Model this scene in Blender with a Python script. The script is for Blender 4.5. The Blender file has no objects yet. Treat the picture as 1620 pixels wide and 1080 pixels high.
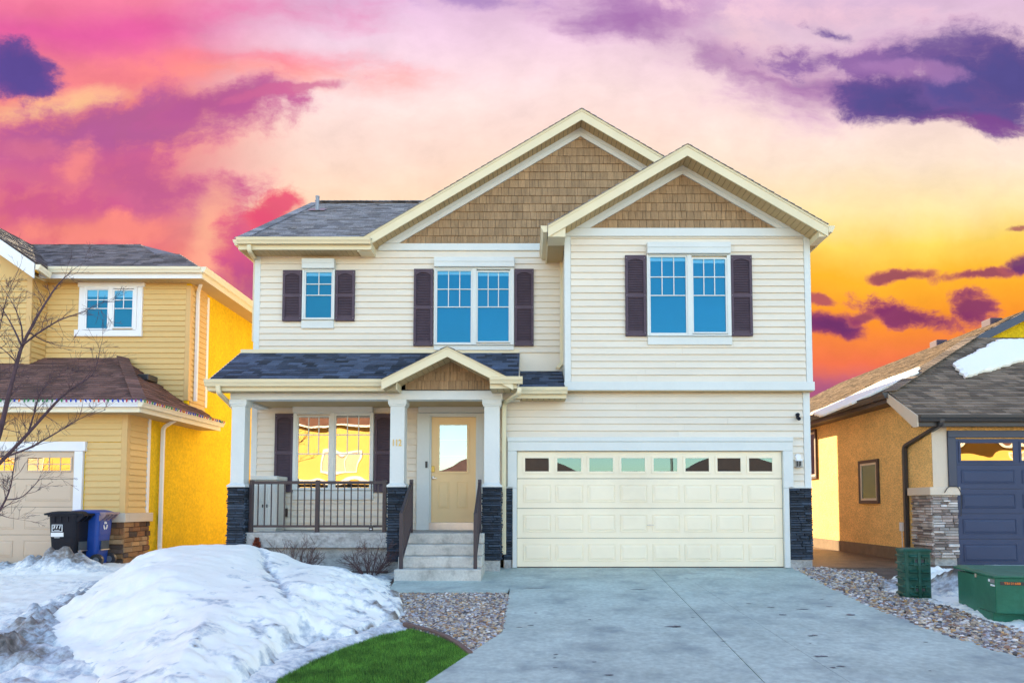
import bpy, math, random
import numpy as np
from mathutils import Vector, Matrix, noise as mnoise

random.seed(7)
R = math.radians
scene = bpy.context.scene
col = scene.collection

# ------------------------------------------------------------------ camera
CAMZ, PITCH, FPX, PX0, PY0 = 1.16, R(3.1), 1080.0, 838.0, 740.0
cam_d = bpy.data.cameras.new('camera')
cam_d.sensor_width = 36.0
cam_d.lens = 24.0
cam_d.shift_x = (810 - PX0) / 1620
cam_d.shift_y = (PY0 - 540) / 1620
cam_d.clip_start = 0.05
cam_d.clip_end = 2000
cam = bpy.data.objects.new('camera', cam_d)
cam.location = (0, 0, CAMZ)
cam.rotation_euler = (R(90) + PITCH, 0, 0)
col.objects.link(cam)
scene.camera = cam

# ------------------------------------------------------------------ exposure
EXPO = 1.9
vs = scene.view_settings
vs.view_transform = 'Standard'
vs.look = 'None'
vs.exposure = EXPO
vs.gamma = 1.0
scene.render.engine = 'CYCLES'
scene.cycles.use_denoising = True
scene.cycles.max_bounces = 8
scene.cycles.diffuse_bounces = 5
scene.cycles.glossy_bounces = 4
scene.cycles.transparent_max_bounces = 8
scene.cycles.sample_clamp_indirect = 6.0

# ------------------------------------------------------------------ sun (low, behind the houses, to the left)
SUN_AZ, SUN_EL = R(-31), R(24)
SUN_TO = Vector((math.sin(SUN_AZ) * math.cos(SUN_EL), math.cos(SUN_AZ) * math.cos(SUN_EL), math.sin(SUN_EL)))
sd = bpy.data.lights.new('sun', 'SUN')
sd.energy = 5.0
sd.angle = R(0.5)
sd.color = (1.0, 0.80, 0.52)
sun = bpy.data.objects.new('sun', sd)
sun.rotation_euler = SUN_TO.to_track_quat('Z', 'Y').to_euler()
sun.location = (-20, 40, 30)
col.objects.link(sun)


def lin(r, g, b):
    f = lambda c: (c / 255 / 12.92) if c / 255 <= 0.04045 else ((c / 255 + 0.055) / 1.055) ** 2.4
    return (f(r), f(g), f(b), 1.0)


# ------------------------------------------------------------------ world: sunset ahead, clear blue evening sky behind
def pix_dir(px, py):
    dx, du = (px - PX0) / FPX, (PY0 - py) / FPX
    return Vector((dx, math.cos(PITCH) - du * math.sin(PITCH), math.sin(PITCH) + du * math.cos(PITCH)))


world = bpy.data.worlds.new('World')
scene.world = world
world.use_nodes = True
nt = world.node_tree
nt.nodes.clear()


def wn(kind, **kw):
    n = nt.nodes.new(kind)
    for k, v in kw.items():
        setattr(n, k, v)
    return n


def put(sock, v):
    if hasattr(v, 'is_linked') or isinstance(v, bpy.types.NodeSocket):
        nt.links.new(v, sock)
    else:
        sock.default_value = v


def mt(op, a, b=None, c=None):
    n = wn('ShaderNodeMath', operation=op)
    put(n.inputs[0], a)
    if b is not None:
        put(n.inputs[1], b)
    if c is not None:
        put(n.inputs[2], c)
    return n.outputs[0]


def sstep(v, lo, hi):
    n = wn('ShaderNodeMapRange', interpolation_type='SMOOTHSTEP')
    put(n.inputs[0], v)
    n.inputs[1].default_value, n.inputs[2].default_value = lo, hi
    return n.outputs[0]


def cmix(f, a, b):
    n = wn('ShaderNodeMix', data_type='RGBA')
    put(n.inputs[0], f)
    put(n.inputs[6], a)
    put(n.inputs[7], b)
    return n.outputs[2]


def xyz(x, y, z):
    n = wn('ShaderNodeCombineXYZ')
    put(n.inputs[0], x); put(n.inputs[1], y); put(n.inputs[2], z)
    return n.outputs[0]


def noise3(vec, scale, detail=5, rough=0.55, off=(0, 0, 0), stretch=(1, 1, 1)):
    m = wn('ShaderNodeMapping')
    put(m.inputs[0], vec)
    m.inputs['Location'].default_value = off
    m.inputs['Scale'].default_value = stretch
    n = wn('ShaderNodeTexNoise', noise_dimensions='2D')
    put(n.inputs['Vector'], m.outputs[0])
    n.inputs['Scale'].default_value = scale
    n.inputs['Detail'].default_value = detail
    n.inputs['Roughness'].default_value = rough
    return n.outputs['Fac'], n.outputs['Color']


tc = wn('ShaderNodeTexCoord')
sep = wn('ShaderNodeSeparateXYZ')
nt.links.new(tc.outputs['Generated'], sep.inputs[0])
dx_, dy_, dz_ = sep.outputs
yc = mt('MAXIMUM', dy_, 0.22)
U = mt('DIVIDE', dx_, yc)
V = mt('DIVIDE', dz_, yc)


def uv_of(px, py):
    d = pix_dir(px, py)
    return d.x / d.y, d.z / d.y


def ramp(sock, stops, pxc):
    """vertical colour ramp along elevation; stops (picture row, r, g, b)"""
    vmax = 0.85
    n = wn('ShaderNodeMapRange')
    put(n.inputs[0], sock)
    n.inputs[1].default_value, n.inputs[2].default_value = 0.0, vmax
    cr = wn('ShaderNodeValToRGB')
    put(cr.inputs[0], n.outputs[0])
    e = cr.color_ramp.elements
    pts = sorted([(max(0.0, min(1.0, uv_of(pxc, s[0])[1] / vmax)), s[1:]) for s in stops])
    while len(e) < len(pts):
        e.new(0.5)
    for el, (p, c) in zip(e, pts):
        el.position = p
        el.color = lin(*c)
    return cr.outputs[0]


uvv = xyz(U, V, 0.0)
wf, wc = noise3(uvv, 2.2, 7, 0.62, (3, 1, 0))
wsep = wn('ShaderNodeSeparateColor')
put(wsep.inputs[0], wc)
w1 = mt('SUBTRACT', wsep.outputs[0], 0.5)
w2 = mt('SUBTRACT', wsep.outputs[1], 0.5)
U2 = mt('ADD', U, mt('MULTIPLY', w1, 0.13))
V2 = mt('ADD', V, mt('MULTIPLY', w2, 0.085))
UV2 = xyz(U2, V2, 0.0)
fine, _ = noise3(UV2, 9.0, 9, 0.70, (7, 2, 4), (1, 1.6, 1))
soft, _ = noise3(UV2, 3.0, 6, 0.6, (1, 9, 2), (1, 2.6, 1))
vo = wn('ShaderNodeTexVoronoi', feature='F1', voronoi_dimensions='2D')
put(vo.inputs['Vector'], UV2)
vo.inputs['Scale'].default_value = 8.0
vo.inputs['Detail'].default_value = 2.0
vo.inputs['Roughness'].default_value = 0.55
fine0 = mt('ADD', mt('MULTIPLY', mt('SUBTRACT', fine, 0.5), 0.75), mt('MULTIPLY', mt('SUBTRACT', 0.85, vo.outputs['Distance']), 0.27))
soft0 = mt('SUBTRACT', soft, 0.5)

c_right = ramp(mt('ADD', V2, 0.0), [(798, 150, 90, 120), (625, 186, 96, 128), (565, 240, 116, 78), (500, 250, 146, 48), (430, 254, 182, 48),
                   (382, 255, 214, 96), (335, 255, 229, 166), (260, 253, 228, 206), (150, 246, 216, 220), (0, 222, 188, 216)], 1400)
c_mid = ramp(V2, [(798, 200, 110, 120), (430, 246, 170, 130), (350, 254, 216, 180), (250, 254, 222, 206), (150, 252, 224, 222), (60, 240, 206, 226), (0, 226, 188, 220)], 700)
c_left = ramp(V2, [(798, 190, 90, 120), (420, 230, 106, 112), (350, 226, 112, 130), (300, 226, 116, 140), (200, 250, 150, 130), (120, 244, 128, 142),
                  (50, 232, 104, 162), (0, 244, 130, 162)], 150)
sk = cmix(sstep(U2, uv_of(200, 250)[0], uv_of(520, 250)[0]), c_left, c_mid)
sk = cmix(sstep(U2, uv_of(900, 250)[0], uv_of(1280, 250)[0]), sk, c_right)


def cloud(sk, px, py, rx, ry, colr, op=1.0, rot=0, amp=0.9, edge=0.45, n=None, halo=None):
    """one cloud bank at a fixed direction: ragged ellipse, paler towards its rim"""
    cu, cv = uv_of(px, py)
    mp = wn('ShaderNodeMapping', vector_type='TEXTURE')
    put(mp.inputs[0], UV2)
    mp.inputs['Location'].default_value = (cu, cv, 0)
    mp.inputs['Rotation'].default_value = (0, 0, R(rot))
    mp.inputs['Scale'].default_value = (1.18 * rx / FPX, 1.18 * ry / FPX, 1)
    ln = wn('ShaderNodeVectorMath', operation='LENGTH')
    put(ln.inputs[0], mp.outputs[0])
    d = mt('SUBTRACT', mt('MULTIPLY', fine0 if n is None else n, amp * 2), ln.outputs['Value'])
    f = sstep(d, -1.0, -1.0 + edge)
    f.node.inputs[4].default_value = op
    c = lin(*colr)
    if halo:
        c = cmix(sstep(d, -1.0, -0.25), lin(*halo), lin(*colr))
    return cmix(f, sk, c)


PK, LV, OR = (236, 124, 140), (206, 160, 196), (214, 110, 96)
for args in [
    # left: magenta veil, salmon glow, mauve masses
    (230, 36, 400, 52, (228, 90, 160), 0.8, 4, 1.1, 1.2, soft0),
    (60, 16, 160, 30, (238, 116, 152), 0.7, 0, 1.1, 1.2, soft0),
    (330, 112, 330, 40, (255, 146, 136), 0.85, -3, 0.9, 1.0, soft0),
    (60, 168, 200, 32, (255, 200, 150), 0.95, 12, 0.8, 0.9, soft0),
    (380, 95, 220, 26, (244, 112, 142), 0.6, 0, 0.9, 1.0, soft0),
    (110, 255, 320, 125, (202, 98, 146), 0.9, 0, 1.0, 0.9, None, (242, 132, 140)),
    (190, 200, 270, 66, (178, 92, 150), 0.9, 6, 0.8, 0.7, None, (200, 90, 150)),
    (340, 168, 140, 34, (186, 92, 150), 0.9, 14, 0.95, 0.8, None, (206, 96, 150)),
    (440, 150, 120, 11, (206, 104, 150), 0.8, 13, 1.1, 0.7, None),
    (240, 308, 180, 66, (194, 94, 142), 0.95, -8, 1.1, 0.8, None, (214, 100, 140)),
    (30, 330, 200, 60, (206, 92, 138), 0.85, 0, 1.0, 0.9, None, PK),
    (108, 268, 34, 52, (244, 138, 134), 0.8, -16, 1.2, 1.0, None),
    (40, 236, 60, 20, (220, 116, 142), 0.6, 0, 1.2, 1.0, None),
    (170, 366, 230, 24, (246, 140, 124), 0.85, 0, 1.2, 1.0, None),
    (330, 380, 30, 80, (250, 176, 146), 0.8, -14, 1.1, 1.0, soft0),
    (405, 410, 72, 84, (210, 88, 132), 0.95, 25, 0.9, 0.6, None, (230, 96, 124)),
    (434, 342, 56, 30, (226, 82, 116), 0.95, 25, 1.0, 0.6, None, (240, 110, 116)),
    (395, 458, 80, 44, (176, 78, 134), 0.8, 0, 0.8, 0.8, None, (190, 76, 132)),
    (22, 106, 70, 52, (92, 74, 146), 1.0, -10, 0.9, 0.4, None, (134, 82, 152)),
    # upper right: lavender veil and dark purple clouds
    (1110, 46, 360, 92, (196, 146, 192), 0.85, -14, 1.5, 1.3, soft0),
    (980, 36, 210, 62, (154, 102, 168), 0.8, -20, 1.4, 1.3, soft0, LV),
    (1160, 90, 250, 50, (160, 108, 166), 0.8, -17, 1.4, 1.3, None, LV),
    (1290, 124, 200, 40, (164, 112, 168), 0.8, -8, 1.3, 1.3, soft0, LV),
    (1190, 50, 150, 40, (240, 202, 214), 0.75, -24, 1.8, 1.0, None),
    (1360, 18, 220, 34, (240, 198, 214), 0.7, -6, 1.6, 1.0, None),
    (760, 0, 100, 22, (168, 132, 190), 0.85, -6, 1.2, 1.0, None),
    (1400, 92, 220, 34, (136, 94, 162), 0.9, -4, 1.3, 0.8, None, LV),
    (1345, 45, 60, 14, (100, 72, 154), 0.9, -16, 1.3, 0.7, None),
    (1540, 85, 190, 62, (112, 88, 150), 0.95, -3, 0.9, 0.8, None, (160, 112, 170)),
    (1505, 160, 190, 44, (84, 76, 138), 1.0, -5, 0.7, 0.45, None, (126, 86, 152)),
    (1610, 125, 140, 90, (88, 80, 144), 1.0, 0, 0.8, 0.5, None, (122, 90, 152)),
    (1470, 112, 90, 14, (170, 124, 178), 0.7, -10, 1.4, 0.8, None),
    (1560, 200, 100, 18, (126, 74, 144), 0.85, -6, 1.3, 0.7, None),
    # low right: small purple clouds above the neighbour's roof
    (1308, 509, 54, 19, (106, 46, 106), 0.97, -3, 0.9, 0.5, None, (170, 70, 100)),
    (1376, 486, 46, 10, (146, 64, 100), 0.9, 22, 1.2, 0.6, None, OR),
    (1425, 425, 52, 9, (150, 72, 92), 0.95, -3, 1.0, 0.6, None, OR),
    (1565, 431, 84, 9, (150, 70, 96), 0.95, 4, 1.2, 0.6, None, OR),
    (1612, 421, 36, 17, (110, 58, 110), 0.95, 0, 1.1, 0.6, None, OR),
    (1462, 492, 80, 22, (132, 54, 102), 0.97, -14, 1.6, 0.5, None, OR),
    (1530, 488, 36, 30, (132, 54, 102), 0.95, 30, 1.6, 0.5, None, OR),
    (1288, 470, 24, 9, (165, 70, 98), 0.85, 0, 1.0, 0.6, None),
    (1610, 372, 28, 6, (170, 90, 100), 0.85, 0, 1.1, 0.6, None),
    (1310, 618, 120, 40, (168, 90, 134), 0.9, 0, 0.9, 1.0, soft0),
]:
    sk = cloud(sk, *args)
tex = mt('ADD', mt('ADD', 1.04, mt('MULTIPLY', fine0, 0.34)), mt('MULTIPLY', soft0, 0.22))
tm_ = wn('ShaderNodeVectorMath', operation='SCALE')
put(tm_.inputs[0], sk)
put(tm_.inputs['Scale'], tex)
sk = tm_.outputs[0]

nish = wn('ShaderNodeTexSky', sky_type='NISHITA')
nish.sun_disc = False
nish.sun_elevation = SUN_EL
nish.sun_rotation = SUN_AZ
nish.altitude = 200
nish.air_density = 1.2
nish.dust_density = 0.6
nish.ozone_density = 1.4
SKY_BACK, SKY_FRONT = 0.15, 1.0 / 2 ** EXPO
scl = wn('ShaderNodeMix', data_type='RGBA', blend_type='MULTIPLY')
scl.inputs[0].default_value = 1.0
put(scl.inputs[6], nish.outputs[0])
scl.inputs[7].default_value = (SKY_BACK, SKY_BACK, SKY_BACK, 1)
scf = wn('ShaderNodeMix', data_type='RGBA', blend_type='MULTIPLY')
scf.inputs[0].default_value = 1.0
put(scf.inputs[6], sk)
scf.inputs[7].default_value = (SKY_FRONT, SKY_FRONT, SKY_FRONT, 1)
bg = wn('ShaderNodeBackground')
put(bg.inputs[0], scl.outputs[2])
bg2 = wn('ShaderNodeBackground')
put(bg2.inputs[0], scf.outputs[2])
mxs = wn('ShaderNodeMixShader')
put(mxs.inputs[0], sstep(dy_, 0.05, 0.55))
nt.links.new(bg.outputs[0], mxs.inputs[1])
nt.links.new(bg2.outputs[0], mxs.inputs[2])
wo = wn('ShaderNodeOutputWorld')
nt.links.new(mxs.outputs[0], wo.inputs[0])

# ------------------------------------------------------------------ materials
MATS = {}


def pmat(name, c, rough=0.6, var=0.12, scale=3.0, bump=0.0, bscale=60.0, rand=0.0, island=0.0, stretch=(1, 1, 1),
         metal=0.0, spec=0.4, dark=None, dscale=1.2, damt=0.0, fine=0.0, ramp=None, hue=0.0):
    m = bpy.data.materials.new(name)
    m.use_nodes = True
    t = m.node_tree
    b = t.nodes['Principled BSDF']
    L = t.links.new
    b.inputs['Roughness'].default_value = rough
    b.inputs['Metallic'].default_value = metal
    b.inputs['Specular IOR Level'].default_value = spec
    tcn = t.nodes.new('ShaderNodeTexCoord')
    mp = t.nodes.new('ShaderNodeMapping')
    mp.inputs['Scale'].default_value = stretch
    L(tcn.outputs['Object'], mp.inputs[0])

    def nz(sc, det=5, ro=0.6):
        n = t.nodes.new('ShaderNodeTexNoise')
        L(mp.outputs[0], n.inputs['Vector'])
        n.inputs['Scale'].default_value = sc
        n.inputs['Detail'].default_value = det
        n.inputs['Roughness'].default_value = ro
        return n.outputs['Fac']

    def mr(s, a, bb, c0=0.25, c1=0.75):
        n = t.nodes.new('ShaderNodeMapRange')
        L(s, n.inputs[0])
        n.inputs[1].default_value, n.inputs[2].default_value = c0, c1
        n.inputs[3].default_value, n.inputs[4].default_value = a, bb
        return n.outputs[0]

    def mul(a, bb):
        n = t.nodes.new('ShaderNodeMath')
        n.operation = 'MULTIPLY'
        L(a, n.inputs[0]); L(bb, n.inputs[1])
        return n.outputs[0]
    val = mr(nz(scale), 1 - var, 1 + var)
    if fine:
        val = mul(val, mr(nz(scale * 14, 3), 1 - fine, 1 + fine))
    rsock = None
    if island:
        g = t.nodes.new('ShaderNodeNewGeometry')
        rsock = g.outputs['Random Per Island']
        val = mul(val, mr(rsock, 1 - island, 1 + island, 0, 1))
    if rand:
        oi = t.nodes.new('ShaderNodeObjectInfo')
        if rsock is None:
            rsock = oi.outputs['Random']
        val = mul(val, mr(oi.outputs['Random'], 1 - rand, 1 + rand, 0, 1))
    hsv = t.nodes.new('ShaderNodeHueSaturation')
    L(val, hsv.inputs['Value'])
    hsv.inputs['Color'].default_value = (*c, 1)
    if ramp and rsock is not None:
        cr = t.nodes.new('ShaderNodeValToRGB')
        cr.color_ramp.interpolation = 'CONSTANT'
        e = cr.color_ramp.elements
        while len(e) < len(ramp):
            e.new(0.5)
        for i, cc in enumerate(ramp):
            e[i].position = i / len(ramp)
            e[i].color = (*cc, 1)
        wnz = t.nodes.new('ShaderNodeTexWhiteNoise')
        wnz.noise_dimensions = '1D'
        L(rsock, wnz.inputs['W'])
        L(wnz.outputs[0], cr.inputs[0])
        L(cr.outputs[0], hsv.inputs['Color'])
    out = hsv.outputs[0]
    if dark is not None:
        n = nz(dscale, 7, 0.65)
        mx = t.nodes.new('ShaderNodeMix')
        mx.data_type = 'RGBA'
        L(mr(n, 0, damt, 0.5, 0.68), mx.inputs[0])
        L(out, mx.inputs[6])
        mx.inputs[7].default_value = (*dark, 1)
        out = mx.outputs[2]
    L(out, b.inputs['Base Color'])
    if bump:
        bp = t.nodes.new('ShaderNodeBump')
        bp.inputs['Strength'].default_value = min(1.0, bump)
        bp.inputs['Distance'].default_value = 0.01 * max(1, bump)
        L(nz(bscale, 4), bp.inputs['Height'])
        L(bp.outputs[0], b.inputs['Normal'])
    MATS[name] = m
    return m


def glass_mat(name, refl=0.3, tint=(0.75, 0.9, 1.0), rcol=(1, 1, 1), wav=0.02):
    m = bpy.data.materials.new(name)
    m.use_nodes = True
    t = m.node_tree
    t.nodes.clear()
    L = t.links.new
    o = t.nodes.new('ShaderNodeOutputMaterial')
    mx = t.nodes.new('ShaderNodeMixShader')
    tr = t.nodes.new('ShaderNodeBsdfTransparent')
    tr.inputs[0].default_value = (*tint, 1)
    gl = t.nodes.new('ShaderNodeBsdfGlossy')
    gl.inputs['Roughness'].default_value = 0.0
    gl.inputs[0].default_value = (*rcol, 1)
    lw = t.nodes.new('ShaderNodeFresnel')
    lw.inputs[0].default_value = 1.5
    ad = t.nodes.new('ShaderNodeMath')
    ad.operation = 'ADD'
    ad.use_clamp = True
    L(lw.outputs[0], ad.inputs[0])
    ad.inputs[1].default_value = refl
    tcn = t.nodes.new('ShaderNodeTexCoord')
    n = t.nodes.new('ShaderNodeTexNoise')
    L(tcn.outputs['Object'], n.inputs['Vector'])
    n.inputs['Scale'].default_value = 1.6
    n.inputs['Detail'].default_value = 1
    bp = t.nodes.new('ShaderNodeBump')
    bp.inputs['Strength'].default_value = 1.0
    bp.inputs['Distance'].default_value = wav
    L(n.outputs[0], bp.inputs['Height'])
    L(bp.outputs[0], gl.inputs['Normal'])
    L(ad.outputs[0], mx.inputs[0])
    L(tr.outputs[0], mx.inputs[1])
    L(gl.outputs[0], mx.inputs[2])
    L(mx.outputs[0], o.inputs[0])
    MATS[name] = m
    return m


pmat('siding', (0.745, 0.675, 0.55), 0.5, 0.05, 0.8, 0.15, 40, rand=0.03, stretch=(1, 1, 4), fine=0.02)
pmat('siding_side', (0.745, 0.675, 0.55), 0.5, 0.06, 0.8)
pmat('trim', (0.665, 0.69, 0.65), 0.45, 0.05, 1.5, 0.08, 50, fine=0.02)
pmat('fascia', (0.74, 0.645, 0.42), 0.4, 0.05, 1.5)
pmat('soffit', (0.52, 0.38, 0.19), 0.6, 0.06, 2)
pmat('shake', (0.34, 0.22, 0.115), 0.8, 0.30, 2.0, 0.6, 30, island=0.14, stretch=(16, 16, 1.2), fine=0.3)
pmat('shingle_navy', (0.052, 0.070, 0.110), 0.85, 0.25, 3, 0.9, 110, island=0.7, fine=0.25)
pmat('shingle_grey', (0.235, 0.235, 0.25), 0.9, 0.25, 3, 0.8, 120, island=0.4, fine=0.4)
pmat('shingle_brown', (0.15, 0.078, 0.064), 0.9, 0.25, 3, 0.6, 160, island=0.4, fine=0.25)
pmat('shingle_taupe', (0.18, 0.135, 0.095), 0.9, 0.25, 3, 0.6, 160, island=0.5, fine=0.25)
pmat('shingle_slate', (0.165, 0.145, 0.15), 0.9, 0.25, 3, 0.6, 160, island=0.5, fine=0.3)
pmat('shutter', (0.095, 0.070, 0.090), 0.7, 0.12, 5, fine=0.1, spec=0.15)
pmat('garage_cream', (0.90, 0.80, 0.59), 0.45, 0.04, 1.2, 0.12, 90, dark=(0.62, 0.53, 0.38), dscale=0.7, damt=0.25)
pmat('door_tan', (0.88, 0.62, 0.31), 0.45, 0.05, 2, 0.1, 60)
pmat('concrete', (0.54, 0.52, 0.46), 0.85, 0.18, 2.2, 0.5, 70, dark=(0.24, 0.23, 0.20), dscale=3.2, damt=0.75, fine=0.14)
pmat('concrete_rough', (0.43, 0.425, 0.40), 0.9, 0.35, 14, 1.0, 40, dark=(0.15, 0.14, 0.12), dscale=3, damt=0.5, fine=0.25, stretch=(1, 1, 1.6))
pmat('driveway', (0.44, 0.50, 0.44), 0.75, 0.22, 1.1, 0.5, 120, dark=(0.27, 0.315, 0.30), dscale=1.5, damt=1.0, fine=0.2)
pmat('stain', (0.13, 0.13, 0.14), 0.7, 0.3, 5, fine=0.2)
pmat('joint', (0.07, 0.08, 0.09), 0.9, 0.2, 5)
pmat('ledge_navy', (0.030, 0.044, 0.066), 0.75, 0.4, 9, 0.9, 40, island=0.65, fine=0.3)
pmat('ledge_grey', (0.36, 0.31, 0.28), 0.85, 0.25, 6, 0.9, 40, rand=0.5, fine=0.2, ramp=[(0.42, 0.37, 0.33), (0.30, 0.24, 0.21), (0.50, 0.46, 0.43), (0.24, 0.19, 0.17)])
pmat('ledge_brown', (0.3, 0.17, 0.08), 0.85, 0.25, 6, 0.9, 40, rand=0.3, fine=0.2,
     ramp=[(0.36, 0.19, 0.08), (0.16, 0.08, 0.045), (0.46, 0.27, 0.12), (0.10, 0.065, 0.05), (0.30, 0.14, 0.06), (0.40, 0.25, 0.13)])
pmat('rail', (0.050, 0.038, 0.042), 0.45, 0.1, 4)
pmat('tan_siding', (0.69, 0.475, 0.185), 0.55, 0.05, 0.8, 0.1, 40, rand=0.03, fine=0.02)
pmat('tan_trim', (0.66, 0.43, 0.17), 0.5, 0.05, 2)
pmat('yellow_stucco', (0.80, 0.53, 0.006), 0.9, 0.10, 1.2, 1.8, 28, fine=0.2)
pmat('white_trim', (0.82, 0.83, 0.84), 0.45, 0.04, 2)
pmat('cream_gutter', (0.82, 0.76, 0.58), 0.4, 0.04, 2)
pmat('taupe_door', (0.62, 0.49, 0.36), 0.5, 0.05, 2, 0.1, 60)
pmat('orange_stucco', (0.88, 0.545, 0.19), 0.9, 0.14, 1.6, 1.8, 26, fine=0.36, stretch=(1, 1, 1.8))
pmat('pale_stucco', (0.70, 0.58, 0.44), 0.9, 0.05, 1.4, 1.0, 38)
pmat('foundation', (0.23, 0.16, 0.10), 0.9, 0.2, 4, 0.8, 40)
pmat('charcoal', (0.045, 0.042, 0.042), 0.4, 0.1, 3)
pmat('navy_paint', (0.046, 0.060, 0.112), 0.5, 0.06, 2, 0.3, 120, spec=0.25)
pmat('navy_trim', (0.045, 0.055, 0.085), 0.45, 0.06, 2)
pmat('brown_frame', (0.07, 0.045, 0.035), 0.5, 0.1, 3)
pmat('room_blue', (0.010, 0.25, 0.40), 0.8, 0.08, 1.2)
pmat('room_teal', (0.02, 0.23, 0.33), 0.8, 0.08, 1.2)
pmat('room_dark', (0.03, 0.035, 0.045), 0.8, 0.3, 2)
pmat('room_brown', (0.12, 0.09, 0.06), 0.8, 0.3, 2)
pmat('blind', (0.62, 0.70, 0.74), 0.6, 0.04, 2)
pmat('steel', (0.55, 0.53, 0.50), 0.35, 0.1, 6, metal=0.9)
pmat('brass', (0.62, 0.42, 0.09), 0.35, 0.1, 6, metal=0.4)
pmat('black_plastic', (0.010, 0.012, 0.020), 0.55, 0.15, 4, 0.2, 90, spec=0.2)
pmat('blue_plastic', (0.010, 0.060, 0.30), 0.42, 0.12, 4, 0.2, 90)
pmat('handle_pink', (0.30, 0.22, 0.24), 0.5, 0.1, 4)
pmat('white_print', (0.80, 0.82, 0.82), 0.5, 0.05, 6)
pmat('orange_print', (0.85, 0.22, 0.02), 0.5, 0.05, 6)
pmat('green_metal', (0.010, 0.125, 0.070), 0.45, 0.18, 3, 0.15, 60, dark=(0.03, 0.19, 0.12), dscale=4, damt=0.5, fine=0.06)
pmat('green_plastic', (0.006, 0.065, 0.042), 0.5, 0.18, 5, 0.2, 70, dark=(0.05, 0.16, 0.13), dscale=5, damt=0.5)
pmat('resin', (0.66, 0.66, 0.60), 0.5, 0.05, 2)
pmat('bark', (0.085, 0.050, 0.060), 0.85, 0.3, 12, 0.6, 60)
pmat('twig', (0.110, 0.060, 0.055), 0.85, 0.3, 12)
pmat('cedar', (0.20, 0.045, 0.02), 0.85, 0.35, 10, island=0.5)
pmat('turf', (0.115, 0.27, 0.032), 0.7, 0.55, 5.0, island=0.75)
pmat('turf_base', (0.02, 0.085, 0.012), 0.9, 0.3, 20)
pmat('edging', (0.17, 0.105, 0.08), 0.8, 0.2, 6, 0.5, 40)
pmat('pebble', (0.3, 0.28, 0.26), 0.7, 0.2, 30, island=0.3,
     ramp=[(0.46, 0.42, 0.38), (0.20, 0.18, 0.18), (0.36, 0.27, 0.19), (0.66, 0.60, 0.54), (0.50, 0.29, 0.12), (0.27, 0.22, 0.22), (0.11, 0.095, 0.09),
           (0.44, 0.33, 0.22), (0.56, 0.46, 0.33), (0.25, 0.14, 0.09), (0.36, 0.35, 0.38)])
pmat('gravel_bed', (0.09, 0.08, 0.075), 0.95, 0.5, 40, 1.0, 60, fine=0.4)
pmat('soil', (0.10, 0.07, 0.05), 0.95, 0.4, 3, 1.0, 25, fine=0.3)
pmat('wet_soil', (0.13, 0.08, 0.05), 0.55, 0.6, 2.5, 2.5, 9, fine=0.5, spec=0.4)
pmat('asphalt', (0.06, 0.06, 0.065), 0.9, 0.2, 1, 0.6, 80)
pmat('yellow_house', (0.74, 0.50, 0.14), 0.8, 0.06, 1)
pmat('rust_house', (0.42, 0.22, 0.12), 0.8, 0.08, 1)
pmat('metal_grey', (0.30, 0.30, 0.31), 0.45, 0.1, 3, metal=0.6)
for i, c in enumerate([(0.6, 0.02, 0.02), (0.02, 0.25, 0.05), (0.02, 0.06, 0.5), (0.75, 0.20, 0.02), (0.45, 0.03, 0.25)]):
    pmat('bulb%d' % i, c, 0.3, 0.05, 9)
glass_mat('glass_blue', 0.035, (0.55, 0.85, 1.0), (0.22, 0.80, 1.0), 0.0008)
glass_mat('glass_mirror', 0.42, (0.6, 0.55, 0.4), (1.0, 0.95, 0.85), 0.004)
glass_mat('glass_door', 0.25, (0.8, 0.9, 0.95), (0.9, 1.0, 1.0), 0.003)
glass_mat('glass_garage', 0.10, (0.45, 0.65, 0.7), (0.6, 0.9, 0.95), 0.001)
glass_mat('glass_gold', 0.40, (0.5, 0.45, 0.3), (1.0, 0.9, 0.7), 0.006)


def snow_mat(name, dirt_bias=0.0):
    m = bpy.data.materials.new(name)
    m.use_nodes = True
    t = m.node_tree
    b = t.nodes['Principled BSDF']
    L = t.links.new
    b.inputs['Roughness'].default_value = 0.6
    b.inputs['Specular IOR Level'].default_value = 0.25
    tcn = t.nodes.new('ShaderNodeTexCoord')

    def nz(sc, det=6, ro=0.65):
        n = t.nodes.new('ShaderNodeTexNoise')
        L(tcn.outputs['Object'], n.inputs['Vector'])
        n.inputs['Scale'].default_value = sc
        n.inputs['Detail'].default_value = det
        n.inputs['Roughness'].default_value = ro
        return n.outputs['Fac']
    at_ = t.nodes.new('ShaderNodeAttribute')
    at_.attribute_name = 'dirt'
    n1 = nz(11)
    ad = t.nodes.new('ShaderNodeMath'); ad.operation = 'ADD'
    L(at_.outputs['Fac'], ad.inputs[0]); L(n1, ad.inputs[1])
    mr = t.nodes.new('ShaderNodeMapRange')
    L(ad.outputs[0], mr.inputs[0])
    mr.inputs[1].default_value, mr.inputs[2].default_value = 0.70 - dirt_bias, 1.35 - dirt_bias
    cr = t.nodes.new('ShaderNodeValToRGB')
    L(mr.outputs[0], cr.inputs[0])
    e = cr.color_ramp.elements
    e[0].color = (0.95, 0.93, 0.82, 1)
    e[1].color = (0.10, 0.085, 0.07, 1)
    k = e.new(0.35); k.color = (0.52, 0.56, 0.58, 1)
    k = e.new(0.65); k.color = (0.27, 0.24, 0.21, 1)
    L(cr.outputs[0], b.inputs['Base Color'])
    bp = t.nodes.new('ShaderNodeBump')
    bp.inputs['Strength'].default_value = 0.5
    bp.inputs['Distance'].default_value = 0.010
    L(nz(70, 5, 0.75), bp.inputs['Height'])
    L(bp.outputs[0], b.inputs['Normal'])
    MATS[name] = m


snow_mat('snow')


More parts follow.
